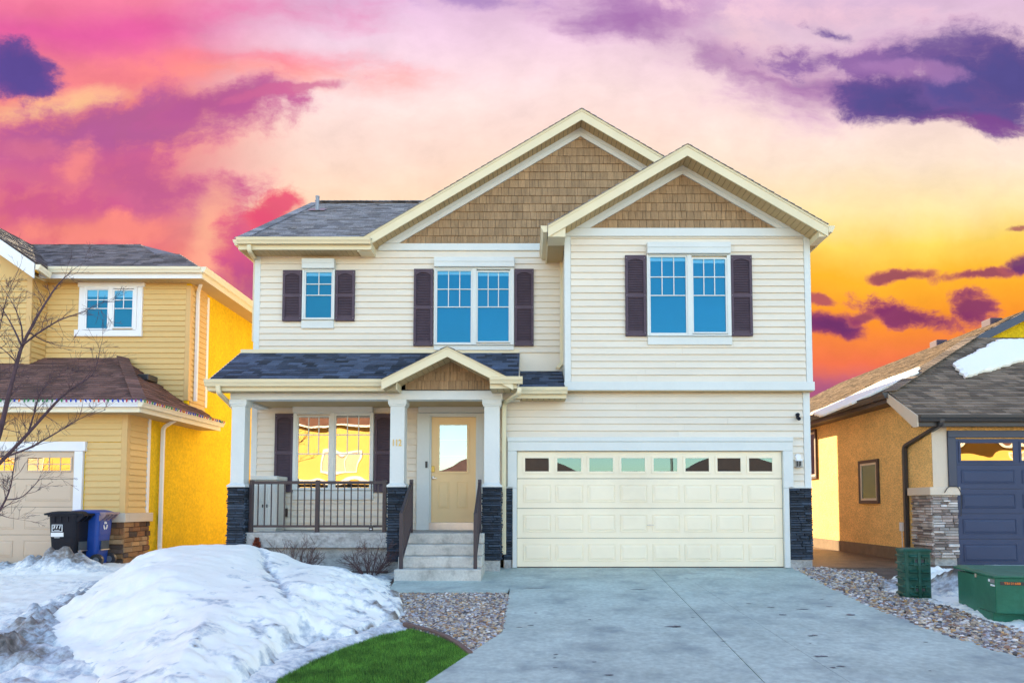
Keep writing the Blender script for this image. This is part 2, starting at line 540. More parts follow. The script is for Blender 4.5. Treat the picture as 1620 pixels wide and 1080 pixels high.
# ------------------------------------------------------------------ helpers
def at(px, py, Y):
    d = pix_dir(px, py)
    k = Y / d.y
    return Vector((d.x * k, Y, CAMZ + d.z * k))


def ax(px, py, Y):
    return at(px, py, Y).x


def az(py, Y, px=838):
    return at(px, py, Y).z


def ground_z(y):
    return -0.05 * (12.5 - max(3.0, min(12.5, y)))


def gnd(px, py, h=0.0):
    d = pix_dir(px, py)
    y = 8.0
    for _ in range(60):
        y = (ground_z(y) + h - CAMZ) / d.z * d.y if d.z < -1e-4 else y
        y = max(0.5, min(y, 60))
    k = y / d.y
    return Vector((d.x * k, y, ground_z(y) + h))


def hit(px, py, p0, n):
    d = pix_dir(px, py)
    o = Vector((0, 0, CAMZ))
    k = (p0 - o).dot(n) / d.dot(n)
    return o + d * k


def finish(o, parent):
    col.objects.link(o)
    if parent is not None:
        o.parent = parent
        if parent.type == 'EMPTY':
            o.matrix_parent_inverse = Matrix.Translation(-parent.location)
    return o


class MB:
    def __init__(self):
        self.v, self.f = [], []

    def poly(self, pts):
        n = len(self.v)
        self.v += [tuple(p) for p in pts]
        self.f.append(tuple(range(n, n + len(pts))))
        return self

    def box(self, x0, x1, y0, y1, z0, z1):
        if x0 > x1: x0, x1 = x1, x0
        if y0 > y1: y0, y1 = y1, y0
        if z0 > z1: z0, z1 = z1, z0
        n = len(self.v)
        self.v += [(x0, y0, z0), (x1, y0, z0), (x1, y1, z0), (x0, y1, z0), (x0, y0, z1), (x1, y0, z1), (x1, y1, z1), (x0, y1, z1)]
        self.f += [(n, n + 3, n + 2, n + 1), (n + 4, n + 5, n + 6, n + 7), (n, n + 1, n + 5, n + 4), (n + 1, n + 2, n + 6, n + 5),
                   (n + 2, n + 3, n + 7, n + 6), (n + 3, n, n + 4, n + 7)]
        return self

    def prism(self, pts, off):
        """polygon pts swept by vector off"""
        n, k = len(self.v), len(pts)
        off = Vector(off)
        self.v += [tuple(p) for p in pts] + [tuple(Vector(p) + off) for p in pts]
        self.f.append(tuple(range(n + k - 1, n - 1, -1)))
        self.f.append(tuple(range(n + k, n + 2 * k)))
        for i in range(k):
            j = (i + 1) % k
            self.f.append((n + i, n + j, n + k + j, n + k + i))
        return self

    def bar(self, p, q, w, h, up=(0, 0, 1)):
        p, q = Vector(p), Vector(q)
        d = (q - p).normalized()
        s = d.cross(Vector(up)).normalized() * (w / 2)
        u = s.cross(d).normalized() * (h / 2)
        return self.prism([p - s - u, p + s - u, p + s + u, p - s + u], q - p)

    def tube(self, pts, rad, sides=6, cap=True):
        pts = [Vector(p) for p in pts]
        if not hasattr(rad, '__len__'):
            rad = [rad] * len(pts)
        n = len(self.v)
        up = Vector((0.13, 0.21, 1)).normalized()
        for i, p in enumerate(pts):
            d = (pts[min(i + 1, len(pts) - 1)] - pts[max(i - 1, 0)]).normalized()
            s = d.cross(up)
            if s.length < 1e-3:
                s = d.cross(Vector((1, 0, 0)))
            s.normalize()
            u = s.cross(d)
            for k in range(sides):
                a = 2 * math.pi * k / sides
                self.v.append(tuple(p + (s * math.cos(a) + u * math.sin(a)) * rad[i]))
        for i in range(len(pts) - 1):
            for k in range(sides):
                a, b = n + i * sides + k, n + i * sides + (k + 1) % sides
                self.f.append((a, b, b + sides, a + sides))
        if cap:
            self.f.append(tuple(n + k for k in range(sides))[::-1])
            e = n + (len(pts) - 1) * sides
            self.f.append(tuple(e + k for k in range(sides)))
        return self

    def lathe(self, c, prof, sides=16, sx=1.0, sy=1.0):
        n = len(self.v)
        for r, z in prof:
            for k in range(sides):
                a = 2 * math.pi * k / sides
                self.v.append((c[0] + r * sx * math.cos(a), c[1] + r * sy * math.sin(a), c[2] + z))
        for i in range(len(prof) - 1):
            for k in range(sides):
                a, b = n + i * sides + k, n + i * sides + (k + 1) % sides
                self.f.append((a, b, b + sides, a + sides))
        self.f.append(tuple(n + k for k in range(sides))[::-1])
        e = n + (len(prof) - 1) * sides
        self.f.append(tuple(e + k for k in range(sides)))
        return self

    def loft(self, rings):
        n, k = len(self.v), len(rings[0])
        for r in rings:
            self.v += [tuple(p) for p in r]
        for i in range(len(rings) - 1):
            for j in range(k):
                a, b = n + i * k + j, n + i * k + (j + 1) % k
                self.f.append((a, b, b + k, a + k))
        self.f.append(tuple(range(n, n + k))[::-1])
        self.f.append(tuple(range(n + (len(rings) - 1) * k, n + len(rings) * k)))
        return self

    def build(self, name, mat, parent=None, smooth=False, bevel=0.0, label=None, kind=None):
        me = bpy.data.meshes.new(name)
        me.from_pydata(self.v, [], self.f)
        me.materials.append(MATS[mat])
        if smooth:
            me.polygons.foreach_set('use_smooth', [True] * len(me.polygons))
        o = bpy.data.objects.new(name, me)
        finish(o, parent)
        if bevel:
            b = o.modifiers.new('bevel', 'BEVEL')
            b.width = bevel
            b.segments = 2
            b.limit_method = 'ANGLE'
        if label:
            o['label'] = label
        if kind:
            o['kind'] = kind
        return o


def thing(name, label, cat, loc=(0, 0, 0), group=None):
    o = bpy.data.objects.new(name, None)
    o.empty_display_size = 0.2
    o.location = loc
    col.objects.link(o)
    o['label'], o['category'] = label, cat
    if group:
        o['group'] = group
    return o


def tag(o, label, cat, group=None):
    o['label'], o['category'] = label, cat
    if group:
        o['group'] = group
    return o


def struct(o):
    o['kind'] = 'structure'
    return o


def interval(poly, v):
    """u-range of a convex polygon [(u,v)] at height v"""
    us = []
    n = len(poly)
    for i in range(n):
        (u0, v0), (u1, v1) = poly[i], poly[(i + 1) % n]
        if abs(v1 - v0) < 1e-9:
            if abs(v - v0) < 1e-6:
                us += [u0, u1]
            continue
        t = (v - v0) / (v1 - v0)
        if -1e-6 <= t <= 1 + 1e-6:
            us.append(u0 + t * (u1 - u0))
    return (min(us), max(us)) if us else None


def clip(poly, p, n):
    """keep the side of the line through p with normal n (2D)"""
    out = []
    for i in range(len(poly)):
        a, b = poly[i], poly[(i + 1) % len(poly)]
        da = (a[0] - p[0]) * n[0] + (a[1] - p[1]) * n[1]
        db = (b[0] - p[0]) * n[0] + (b[1] - p[1]) * n[1]
        if da >= 0:
            out.append(a)
        if da * db < 0:
            t = da / (da - db)
            out.append((a[0] + t * (b[0] - a[0]), a[1] + t * (b[1] - a[1])))
    return out


def courses(parent, name, mat, pts, e, wmin, wmax, out0, out1, gap=0.0, kind='stuff', vdir=None, rows_as_parts=False, jit=0.0):
    """lay rows of tabs over the convex planar polygon pts (first edge is the bottom edge, seen from outside left to right)"""
    P = [Vector(p) for p in pts]
    ud = (P[1] - P[0]).normalized()
    nrm = None
    for i in range(2, len(P)):
        c = ud.cross(P[i] - P[0])
        if c.length > 1e-4:
            nrm = c.normalized()
            break
    vd = nrm.cross(ud).normalized()
    q = [((p - P[0]).dot(ud), (p - P[0]).dot(vd)) for p in P]
    vmin, vmax = min(b for a, b in q), max(b for a, b in q)
    mb = MB()
    v = vmin
    row = 0
    while v < vmax - 0.01:
        v1 = min(v + e, vmax)
        i0, i1 = interval(q, v + 1e-5), interval(q, v1 - 1e-5)
        if not i0 or not i1:
            break
        lo, hi = min(i0[0], i1[0]), max(i0[1], i1[1])
        u = lo - random.random() * wmax
        while u < hi:
            w = random.uniform(wmin, wmax)
            a, b = u + gap / 2, u + w - gap / 2
            u += w
            q2 = [(a, v), (b, v), (b, v1), (a, v1)]
            if not (a >= max(i0[0], i1[0]) and b <= min(i0[1], i1[1])):
                for ii in range(len(q)):
                    e0, e1 = q[ii], q[(ii + 1) % len(q)]
                    q2 = clip(q2, e0, (-(e1[1] - e0[1]), e1[0] - e0[0]))
                    if len(q2) < 3:
                        break
            if len(q2) < 3:
                continue
            o = out0 * random.uniform(0.75, 1.25)
            base_ = [P[0] + ud * x + vd * y for x, y in q2]
            topp = [p + nrm * (o + (out1 - o) * (y - v) / max(1e-6, v1 - v)) for p, (x, y) in zip(base_, q2)]
            n, kk = len(mb.v), len(q2)
            mb.v += [tuple(x) for x in topp + base_]
            mb.f.append(tuple(range(n, n + kk)))
            for ii in range(kk):
                jj = (ii + 1) % kk
                mb.f.append((n + kk + ii, n + kk + jj, n + jj, n + ii))
        row += 1
        v = v1
        if rows_as_parts:
            if mb.v:
                mb.build(name, mat, parent, kind=kind)
            mb = MB()
    if mb.v:
        return mb.build(name, mat, parent, kind=kind)


def siding(parent, mat, x, y, along, L, z0, z1, out, e=0.127, thick=0.028, seam=True):
    """lap siding planks, each an object of its own"""
    along, out = Vector(along), Vector(out)
    p0 = Vector((x, y, 0))
    z = z0
    while z < z1 - 0.02:
        zt = min(z + e, z1)
        cuts = [0.0, L]
        if seam and L > 3.0 and random.random() < 0.8:
            cuts = [0.0, random.uniform(0.25, 0.75) * L, L]
        for k in range(len(cuts) - 1):
            a, b = cuts[k], cuts[k + 1]
            th = thick + (0.0022 if k else 0)
            s = p0 + along * a
            pr = [s + out * 0.001 + Vector((0, 0, z)), s + out * th + Vector((0, 0, z)), s + out * (th - 0.001) + Vector((0, 0, z + (zt - z) * 0.12)),
                  s + out * 0.005 + Vector((0, 0, zt)), s + out * 0.001 + Vector((0, 0, zt))]
            MB().prism(pr, along * (b - a - (0.0015 if k == 0 and len(cuts) > 2 else 0))).build('siding_plank', mat, parent)
        z = zt


def ring(mb, x0, x1, z0, z1, w, y0, y1):
    """rectangular frame in a facing plane"""
    mb.box(x0, x0 + w, y0, y1, z0, z1)
    mb.box(x1 - w, x1, y0, y1, z0, z1)
    mb.box(x0 + w, x1 - w, y0, y1, z0, z0 + w)
    mb.box(x0 + w, x1 - w, y0, y1, z1 - w, z1)
    return mb


def window(parent, Y, fr, panes, rows, cols, glass, room, frame='trim', blind=0.0, sill=None, head=None, mun='trim', depth=0.09, label=None):
    """fr and panes are picture rectangles (x0,y0,x1,y1) on the wall plane Y"""
    cx = (fr[0] + fr[2]) / 2
    cy = (fr[1] + fr[3]) / 2
    rx = lambda p: ax(p, cy, Y)
    rz = lambda p: az(p, Y, cx)
    x0, x1, z1, z0 = rx(fr[0]), rx(fr[2]), rz(fr[1]), rz(fr[3])
    P = [(rx(p[0]), rx(p[2]), rz(p[3]), rz(p[1])) for p in panes]
    w = MB()
    yf = Y - depth
    pz0, pz1 = min(p[2] for p in P), max(p[3] for p in P)
    xs = [x0]
    for p in P:
        xs += [p[0] - 0.028, p[1] + 0.028]
    xs.append(x1)
    for i in range(0, len(xs), 2):
        if xs[i + 1] - xs[i] > 0.004:
            w.box(xs[i], xs[i + 1], yf, Y - 0.001, z0, z1)
    for i in range(1, len(xs) - 1, 2):
        w.box(xs[i], xs[i + 1], yf, Y - 0.001, z0, pz0 - 0.028)
        w.box(xs[i], xs[i + 1], yf, Y - 0.001, pz1 + 0.028, z1)
    win = w.build('window', frame, parent, bevel=0.006, label=label)
    for (a, b, c, d) in P:
        s = MB()
        ring(s, a - 0.0275, b + 0.0275, c - 0.0275 if c > pz0 + 0.005 else pz0 - 0.0275, d + 0.0275, 0.028, yf + 0.014, Y - 0.012)
        s.build('sash', frame, win)
        MB().poly([(a, yf + 0.035, c), (b, yf + 0.035, c), (b, yf + 0.035, d), (a, yf + 0.035, d)]).build('pane', glass, win)
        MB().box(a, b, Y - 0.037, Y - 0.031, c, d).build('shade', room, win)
        if blind:
            MB().box(a, b, Y - 0.046, Y - 0.039, d - blind, d).build('blind', 'blind', win)
        m = MB()
        if rows:
            gz = [rz(r) for r in rows]
            for z in gz:
                m.box(a, b, yf + 0.024, yf + 0.033, z - 0.009, z + 0.009)
            for k in range(1, cols):
                x = a + (b - a) * k / cols
                zz = sorted(gz + [d])
                for q in range(len(zz) - 1):
                    m.box(x - 0.008, x + 0.008, yf + 0.0245, yf + 0.0325, zz[q] + (0.009), zz[q + 1] - (0.009 if zz[q + 1] != d else 0))
            m.build('glazing_bars', mun, win)
    if sill:
        MB().box(rx(sill[0]), rx(sill[2]), Y - depth * 0.6, Y - 0.001, rz(sill[3]), z0 - 0.002).build('sill_panel', frame, win, bevel=0.005)
    if head:
        hz0, hz1 = z1 + 0.002, rz(head[1])
        MB().box(rx(head[0]), rx(head[2]), Y - depth - 0.05, Y - 0.001, hz0, hz1).build('shutter_box', frame, win, bevel=0.01)
        MB().box(rx(head[0]) + 0.004, rx(head[2]) - 0.004, Y - depth - 0.058, Y - depth - 0.052, hz0 + (hz1 - hz0) * 0.52, hz1 - 0.01).build('box_cover', frame, win)
    return win


def shutter(parent, Y, r, mat='shutter'):
    cx, cy = (r[0] + r[2]) / 2, (r[1] + r[3]) / 2
    x0, x1, z1, z0 = ax(r[0], cy, Y), ax(r[2], cy, Y), az(r[1], Y, cx), az(r[3], Y, cx)
    b = MB()
    ring(b, x0, x1, z0, z1, 0.048, Y - 0.052, Y - 0.001)
    zm = z0 + (z1 - z0) * 0.5
    b.box(x0 + 0.048, x1 - 0.048, Y - 0.050, Y - 0.001, zm - 0.035, zm + 0.035)
    b.box(x0 + 0.048, x1 - 0.048, Y - 0.030, Y - 0.001, z0 + 0.048, z0 + 0.11)
    xm = (x0 + x1) / 2
    hw = (x1 - x0) / 2 - 0.048
    pts = [(xm - hw, Y - 0.049, z1 - 0.048)]
    for k in range(9):
        t = -1 + 2 * k / 8
        pts.append((xm + hw * t, Y - 0.049, z1 - 0.115 + 0.045 * (1 - t * t)))
    pts.append((xm + hw, Y - 0.049, z1 - 0.048))
    b.prism(pts, (0, 0.04, 0))
    s = b.build('shutter', mat, parent)
    MB().box(x0 + 0.045, x1 - 0.045, Y - 0.018, Y - 0.002, z0 + 0.03, z1 - 0.05).build('backing', mat, s)
    lv = MB()
    z = z0 + 0.115
    while z < z1 - 0.08:
        if abs(z - zm) > 0.045:
            lv.prism([(x0 + 0.048, Y - 0.042, z), (x0 + 0.048, Y - 0.036, z - 0.004), (x0 + 0.048, Y - 0.019, z + 0.022), (x0 + 0.048, Y - 0.022, z + 0.028)], (x1 - x0 - 0.096, 0, 0))
        z += 0.032
    lv.build('louvers', mat, s, kind='stuff')
    sc = MB()
    for zz in (z0 + 0.05, zm, z1 - 0.05):
        for xx in (x0 + 0.022, x1 - 0.022):
            sc.lathe((xx, Y - 0.054, zz), [(0.006, -0.003), (0.006, 0.003)], 6)
    sc.build('screws', 'steel', s)
    return s


def gutter(parent, p0, p1, out, mat='fascia', h=0.115, d=0.12, name='gutter'):
    p0, p1, out = Vector(p0), Vector(p1), Vector(out)
    Z = Vector((0, 0, 1))
    prof = [(0.0, 0.0), (0.0, -h), (d * 0.62, -h), (d * 0.70, -h * 0.72), (d * 0.92, -h * 0.38), (d * 0.94, -h * 0.10), (d, -h * 0.08), (d, 0.0)]
    return MB().prism([p0 + out * a + Z * b for a, b in prof], p1 - p0).build(name, mat, parent)


def downspout(parent, pts, mat='fascia', w=0.075):
    b = MB()
    pts = [Vector(p) for p in pts]
    n = len(b.v)
    for i, p in enumerate(pts):
        d = (pts[min(i + 1, len(pts) - 1)] - pts[max(i - 1, 0)]).normalized()
        ref = Vector((1, 0, 0)) if abs(d.x) < 0.7 else Vector((0, 1, 0))
        s = d.cross(ref.cross(d)).cross(d).normalized() if False else (ref - d * ref.dot(d)).normalized()
        u = d.cross(s).normalized()
        for a, c in ((-1, -.8), (-.8, -1), (.8, -1), (1, -.8), (1, .8), (.8, 1), (-.8, 1), (-1, .8)):
            b.v.append(tuple(p + s * a * w / 2 + u * c * w * 0.38))
    for i in range(len(pts) - 1):
        for k in range(8):
            a, c = n + i * 8 + k, n + i * 8 + (k + 1) % 8
            b.f.append((a, c, c + 8, a + 8))
    b.f.append(tuple(n + k for k in range(8)))
    b.f.append(tuple(n + (len(pts) - 1) * 8 + k for k in range(8)))
    o = b.build('downspout', mat, parent)
    return o


def bend(pts, r=0.09, n=4):
    """round the corners of a polyline"""
    pts = [Vector(p) for p in pts]
    out = [pts[0]]
    for i in range(1, len(pts) - 1):
        a, b, c = pts[i - 1], pts[i], pts[i + 1]
        d0, d1 = (a - b), (c - b)
        q = min(r, d0.length * 0.45, d1.length * 0.45)
        s, e = b + d0.normalized() * q, b + d1.normalized() * q
        for k in range(n + 1):
            t = k / n
            out.append(s * (1 - t) ** 2 + b * 2 * t * (1 - t) + e * t * t)
    out.append(pts[-1])
    return out


def ledge(parent, mat, p0, along, out, L, z0, z1, rh=(0.03, 0.055), wl=(0.1, 0.34), dep=(0.012, 0.04), objs=False, name='stone'):
    """stacked ledge stones on one face; objs: every stone an object"""
    p0, along, out = Vector(p0), Vector(along), Vector(out)
    mb = MB()
    z = z0
    while z < z1 - 0.008:
        h = min(random.uniform(*rh), z1 - z)
        if z1 - z - h < rh[0] * 0.6:
            h = z1 - z
        u = 0.0
        while u < L - 0.005:
            w = min(random.uniform(*wl), L - u)
            if L - u - w < wl[0] * 0.5:
                w = L - u
            d = random.uniform(*dep)
            g = 0.002
            A = p0 + along * (u + g) + Vector((0, 0, z + g))
            c = 0.006
            d2 = d * random.uniform(0.75, 1.1)
            v = [A, A + along * (w - 2 * g), A + along * (w - 2 * g) + Vector((0, 0, h - 2 * g)), A + Vector((0, 0, h - 2 * g))]
            f = [v[0] + out * d + along * c + Vector((0, 0, c)), v[1] + out * d2 - along * c + Vector((0, 0, c)),
                 v[2] + out * d2 - along * c - Vector((0, 0, c)), v[3] + out * d + along * c - Vector((0, 0, c))]
            if objs:
                mb = MB()
            n = len(mb.v)
            mb.v += [tuple(x) for x in v + f]
            mb.f += [(n + 4, n + 5, n + 6, n + 7), (n, n + 1, n + 5, n + 4), (n + 1, n + 2, n + 6, n + 5), (n + 2, n + 3, n + 7, n + 6), (n + 3, n, n + 4, n + 7)]
            if objs:
                mb.build(name, mat, parent)
            u += w
        z += h
    if not objs:
        return mb.build('ledge_stones', mat, parent, kind='stuff')


def text(s, size, mat, parent, loc, rot, extrude=0.003, name='lettering', align='CENTER', shear=0.0, sx=1.0):
    cu = bpy.data.curves.new(name, 'FONT')
    cu.body = s
    cu.size = size
    cu.extrude = extrude
    cu.align_x = align
    cu.align_y = 'CENTER'
    cu.shear = shear
    cu.offset = size * 0.012
    tmp = bpy.data.objects.new('tmp', cu)
    col.objects.link(tmp)
    dg = bpy.context.evaluated_depsgraph_get()
    me = bpy.data.meshes.new_from_object(tmp.evaluated_get(dg))
    bpy.data.objects.remove(tmp)
    me.materials.clear()
    me.materials.append(MATS[mat])
    M = Matrix.Translation(Vector(loc)) @ rot.to_4x4() @ Matrix.Diagonal((sx, 1, 1, 1))
    me.transform(M)
    o = bpy.data.objects.new(name, me)
    return finish(o, parent)


FRONT = Matrix(((1, 0, 0), (0, 0, -1), (0, 1, 0)))   # text plane facing -Y

# ------------------------------------------------------------------ ground, street, driveway
def slab(poly, top, th, name, mat, parent=None, bevel=0.0):
    pts = [(x, y, ground_z(y) + top) for x, y in poly]
    if sum(poly[i][0] * poly[(i + 1) % len(poly)][1] - poly[(i + 1) % len(poly)][0] * poly[i][1] for i in range(len(poly))) > 0:
        pts = pts[::-1]
    return MB().prism(pts, (0, 0, -th)).build(name, mat, parent, bevel=bevel)


g = MB()
xs = [-400, -40, -15, 0, 15, 40, 400]
ys = [-300, -40, 3.0, 12.5, 40, 120, 600]
for j in range(len(ys) - 1):
    for i in range(len(xs) - 1):
        g.poly([(xs[i], ys[j], ground_z(ys[j])), (xs[i + 1], ys[j], ground_z(ys[j])), (xs[i + 1], ys[j + 1], ground_z(ys[j + 1])), (xs[i], ys[j + 1], ground_z(ys[j + 1]))])
struct(g.build('ground', 'soil'))
sz = ground_z(0)
struct(MB().box(-120, 120, -9.5, -1.0, sz - 0.1, sz + 0.006).build('street', 'asphalt'))
struct(MB().box(-120, 120, -1.0, 0.3, sz - 0.1, sz + 0.10).build('sidewalk', 'concrete'))
struct(MB().box(-120, 120, -10.8, -9.5, sz - 0.1, sz + 0.10).build('sidewalk', 'concrete'))

dl = [gnd(795, 1003), gnd(680, 1080)]
dr = [gnd(1520, 1014), gnd(1620, 1046)]
ext = lambda a, b, y: a + (b - a) * ((y - a.y) / (b.y - a.y))
dpoly = [gnd(808, 899), gnd(806, 940), gnd(801, 965)] + dl + [ext(dl[0], dl[1], 0.32), ext(dr[0], dr[1], 0.32)] + \
        dr[::-1] + [gnd(1450, 989), gnd(1370, 957), gnd(1303, 925), gnd(1252, 899)]
dpoly = [(p.x, p.y) for p in dpoly]
dpoly = [(x, min(y, 12.6)) for x, y in dpoly]
dbase = MB()
for sgn in (1, -1):
    dbase.prism([(x, y, ground_z(y) + 0.006) for x, y in clip(dpoly, (0, 3.0), (0, sgn))], (0, 0, -0.1))
drive = struct(dbase.build('driveway', 'joint'))
J0, J1 = gnd(1028, 898), gnd(1205, 1080)
jn = Vector((-(J1.y - J0.y), J1.x - J0.x)).normalized()
c1, c2, c3 = gnd(1000, 938).y, gnd(1000, 1000).y, 4.3
bands = [(12.7, c1), (c1, c2), (c2, c3), (c3, 0.2)]
gp = 0.005
for s in (1, -1):
    half = clip(dpoly, (J0.x + jn.x * gp * s, J0.y + jn.y * gp * s), (jn.x * s, jn.y * s))
    for a, b in bands:
        q = clip(clip(half, (0, a - 0.0025), (0, -1)), (0, b + 0.0025), (0, 1))
        if len(q) > 2:
            # split where the slope changes so that the slab follows the grade
            if b < 3.0:
                slab(clip(q, (0, 3.0), (0, 1)), 0.03, 0.09, 'slab', 'driveway', drive)
                slab(clip(q, (0, 3.0), (0, -1)), 0.03, 0.09, 'slab', 'driveway', drive)
            else:
                slab(q, 0.03, 0.09, 'slab', 'driveway', drive)
# saw-cut hairlines and oil stains lying on the slabs
for a, b, w in [((1100, 925), (1290, 1050), 0.0015), ((1290, 1050), (1345, 1085), 0.0015)]:
    p, q = gnd(*a), gnd(*b)
    d = Vector((-(q.y - p.y), q.x - p.x, 0)).normalized() * w
    z = Vector((0, 0, 0.034))
    MB().poly([p - d + z, p + d + z, q + d + z, q - d + z]).build('crack', 'joint', drive)
rs = random.Random(3)


def splat(px, py, rx, ry, h=0.034, mat='stain', parent=None, name='stain', n=15):
    c = gnd(px, py)
    pts = []
    for k in range(n):
        a = 2 * math.pi * k / n
        r = rs.uniform(0.55, 1.15)
        x, y = c.x + rx * r * math.cos(a), c.y + ry * r * math.sin(a)
        pts.append((x, y, ground_z(y) + h))
    return MB().poly(pts).build(name, mat, parent)


_rx = random.Random(12)
more_stains = [(_rx.uniform(840, 1480), _rx.uniform(912, 1075), _rx.uniform(.012, .05), _rx.uniform(.008, .025)) for _ in range(14)]
more_stains = [q for q in more_stains if q[0] < 1250 + (q[1] - 900) * 2.2]
for px, py, rx, ry in more_stains + [(1065, 995, .10, .035), (1072, 995, .05, .05), (1220, 964, .06, .03), (1270, 967, .09, .028), (1312, 963, .05, .03), (1345, 976, .06, .05),
                       (1288, 1009, .045, .03), (1298, 1043, .07, .03), (1330, 1059, .05, .02), (1318, 1061, .03, .02), (965, 1073, .05, .025), (845, 933, .22, .02),
                       (1010, 935, .16, .018), (840, 993, .05, .02), (822, 996, .04, .02), (1238, 976, .05, .03), (1185, 958, .05, .02), (1300, 951, .04, .02), (940, 1052, .03, .015), (880, 1040, .03, .02)]:
    splat(px, py, rx, ry, parent=drive)

wp = [gnd(612, 938), gnd(797, 938), gnd(803, 938), gnd(808, 930), gnd(810, 899), gnd(640, 899), gnd(628, 915)]
struct(slab([(p.x, min(p.y, 12.6)) for p in wp], 0.026, 0.1, 'walkway', 'driveway', bevel=0.01))

# ------------------------------------------------------------------ main house
YG, YB, YW, YC = 12.5, 12.38, 13.35, 12.05
YBACK = 21.7
H = thing('house', 'cream two-storey house with brown shingled gables, dark shutters and a wide double garage', 'house', (0, YW, 0))
XL, XR = ax(401, 556, YW), ax(1282, 710, YG)
BX0, BX1 = ax(893, 500, YB), ax(1283, 500, YB)
yr = 13.0
apex = at(920, 173, yr)
tipL = at(566, 381, yr)
SL = (apex.z - tipL.z) / (apex.x - tipL.x)
ZE = tipL.z - 0.16
GX0 = ax(797, 700, YG)
main_top = az(397, YW, 700)
# walls
wl = MB().box(XL + 0.02, XR - 0.02, YW, YBACK, -0.2, main_top + 0.25).build('wall', 'siding_side', H)
deck_z = az(842, 12.1, 500)
por_top = az(556, YW, 500)
siding(wl, 'siding', XL + 0.11, YW, (1, 0, 0), BX0 - XL - 0.11, por_top - 0.02, main_top, (0, -1, 0))
siding(wl, 'siding', XL + 0.11, YW, (1, 0, 0), GX0 - XL - 0.11, deck_z + 0.01, az(636, YW), (0, -1, 0))
gw = MB().box(GX0, XR - 0.02, YG, YW - 0.002, -0.2, az(618, YG) + 0.1).build('garage_wall', 'siding_side', H)
zhead = az(692, YG)
siding(gw, 'siding', GX0 + 0.02, YG, (1, 0, 0), XR - 0.13 - GX0 - 0.02, zhead, az(622, YG), (0, -1, 0))
siding(gw, 'siding', ax(1254, 740, YG), YG, (1, 0, 0), XR - 0.13 - ax(1254, 740, YG), az(771, YG), zhead, (0, -1, 0))
zb0, zb1 = az(612, YB, 1090), az(368, YB, 1090)
by = MB().box(BX0 + 0.01, BX1 - 0.01, YB, YW + 0.5, zb0 + 0.02, zb1 + 0.2).build('bay_wall', 'siding_side', H)
siding(by, 'siding', BX0 + 0.12, YB, (1, 0, 0), BX1 - BX0 - 0.24, az(604, YB), az(374, YB), (0, -1, 0))
# corner posts and boards
ct = lambda x0, x1, y0, y1, z0, z1: MB().box(x0, x1, y0, y1, z0, z1).build('corner_trim', 'trim', H, bevel=0.006)
ct(XL, XL + 0.115, YW - 0.028, YW + 0.1, por_top - 0.1, main_top)
ct(XL, XL + 0.115, YW - 0.028, YW + 0.1, deck_z, az(636, YW))
ct(BX0, BX0 + 0.115, YB - 0.028, YB + 0.1, az(604, YB), az(375, YB))
ct(BX1 - 0.115, BX1, YB - 0.028, YB + 0.1, az(604, YB), az(375, YB))
ct(XR - 0.125, XR, YG - 0.028, YG + 0.1, az(771, YG), az(620, YG))
MB().box(tipL.x + 0.33, BX0 - 0.01, YW - 0.04, YW - 0.001, main_top, az(386, YW, 700)).build('frieze_board', 'trim', H, bevel=0.006)
MB().box(BX0 - 0.005, BX1 + 0.005, YB - 0.045, YB - 0.001, az(375, YB, 1090) + 0.001, az(362, YB, 1090)).build('frieze_board', 'trim', H, bevel=0.006)
bb = MB().box(BX0 - 0.01, BX1 + 0.025, YB - 0.05, YB + 0.3, az(618, YB, 1090), az(604, YB, 1090) - 0.001).build('band_board', 'trim', H, bevel=0.012)
MB().box(BX0, BX1, YB - 0.03, YG + 0.02, az(618, YB, 1090) - 0.012, az(618, YB, 1090) - 0.002).build('soffit', 'soffit', H)


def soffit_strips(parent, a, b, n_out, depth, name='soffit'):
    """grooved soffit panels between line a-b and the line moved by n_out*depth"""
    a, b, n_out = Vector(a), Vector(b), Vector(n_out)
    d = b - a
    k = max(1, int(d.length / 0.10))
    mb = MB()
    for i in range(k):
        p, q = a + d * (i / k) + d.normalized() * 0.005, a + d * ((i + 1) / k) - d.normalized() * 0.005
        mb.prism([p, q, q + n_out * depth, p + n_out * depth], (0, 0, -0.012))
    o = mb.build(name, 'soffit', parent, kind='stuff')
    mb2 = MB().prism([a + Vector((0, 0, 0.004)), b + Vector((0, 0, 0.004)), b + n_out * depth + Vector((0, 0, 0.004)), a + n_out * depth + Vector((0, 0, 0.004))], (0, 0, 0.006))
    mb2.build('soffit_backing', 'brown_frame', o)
    return o


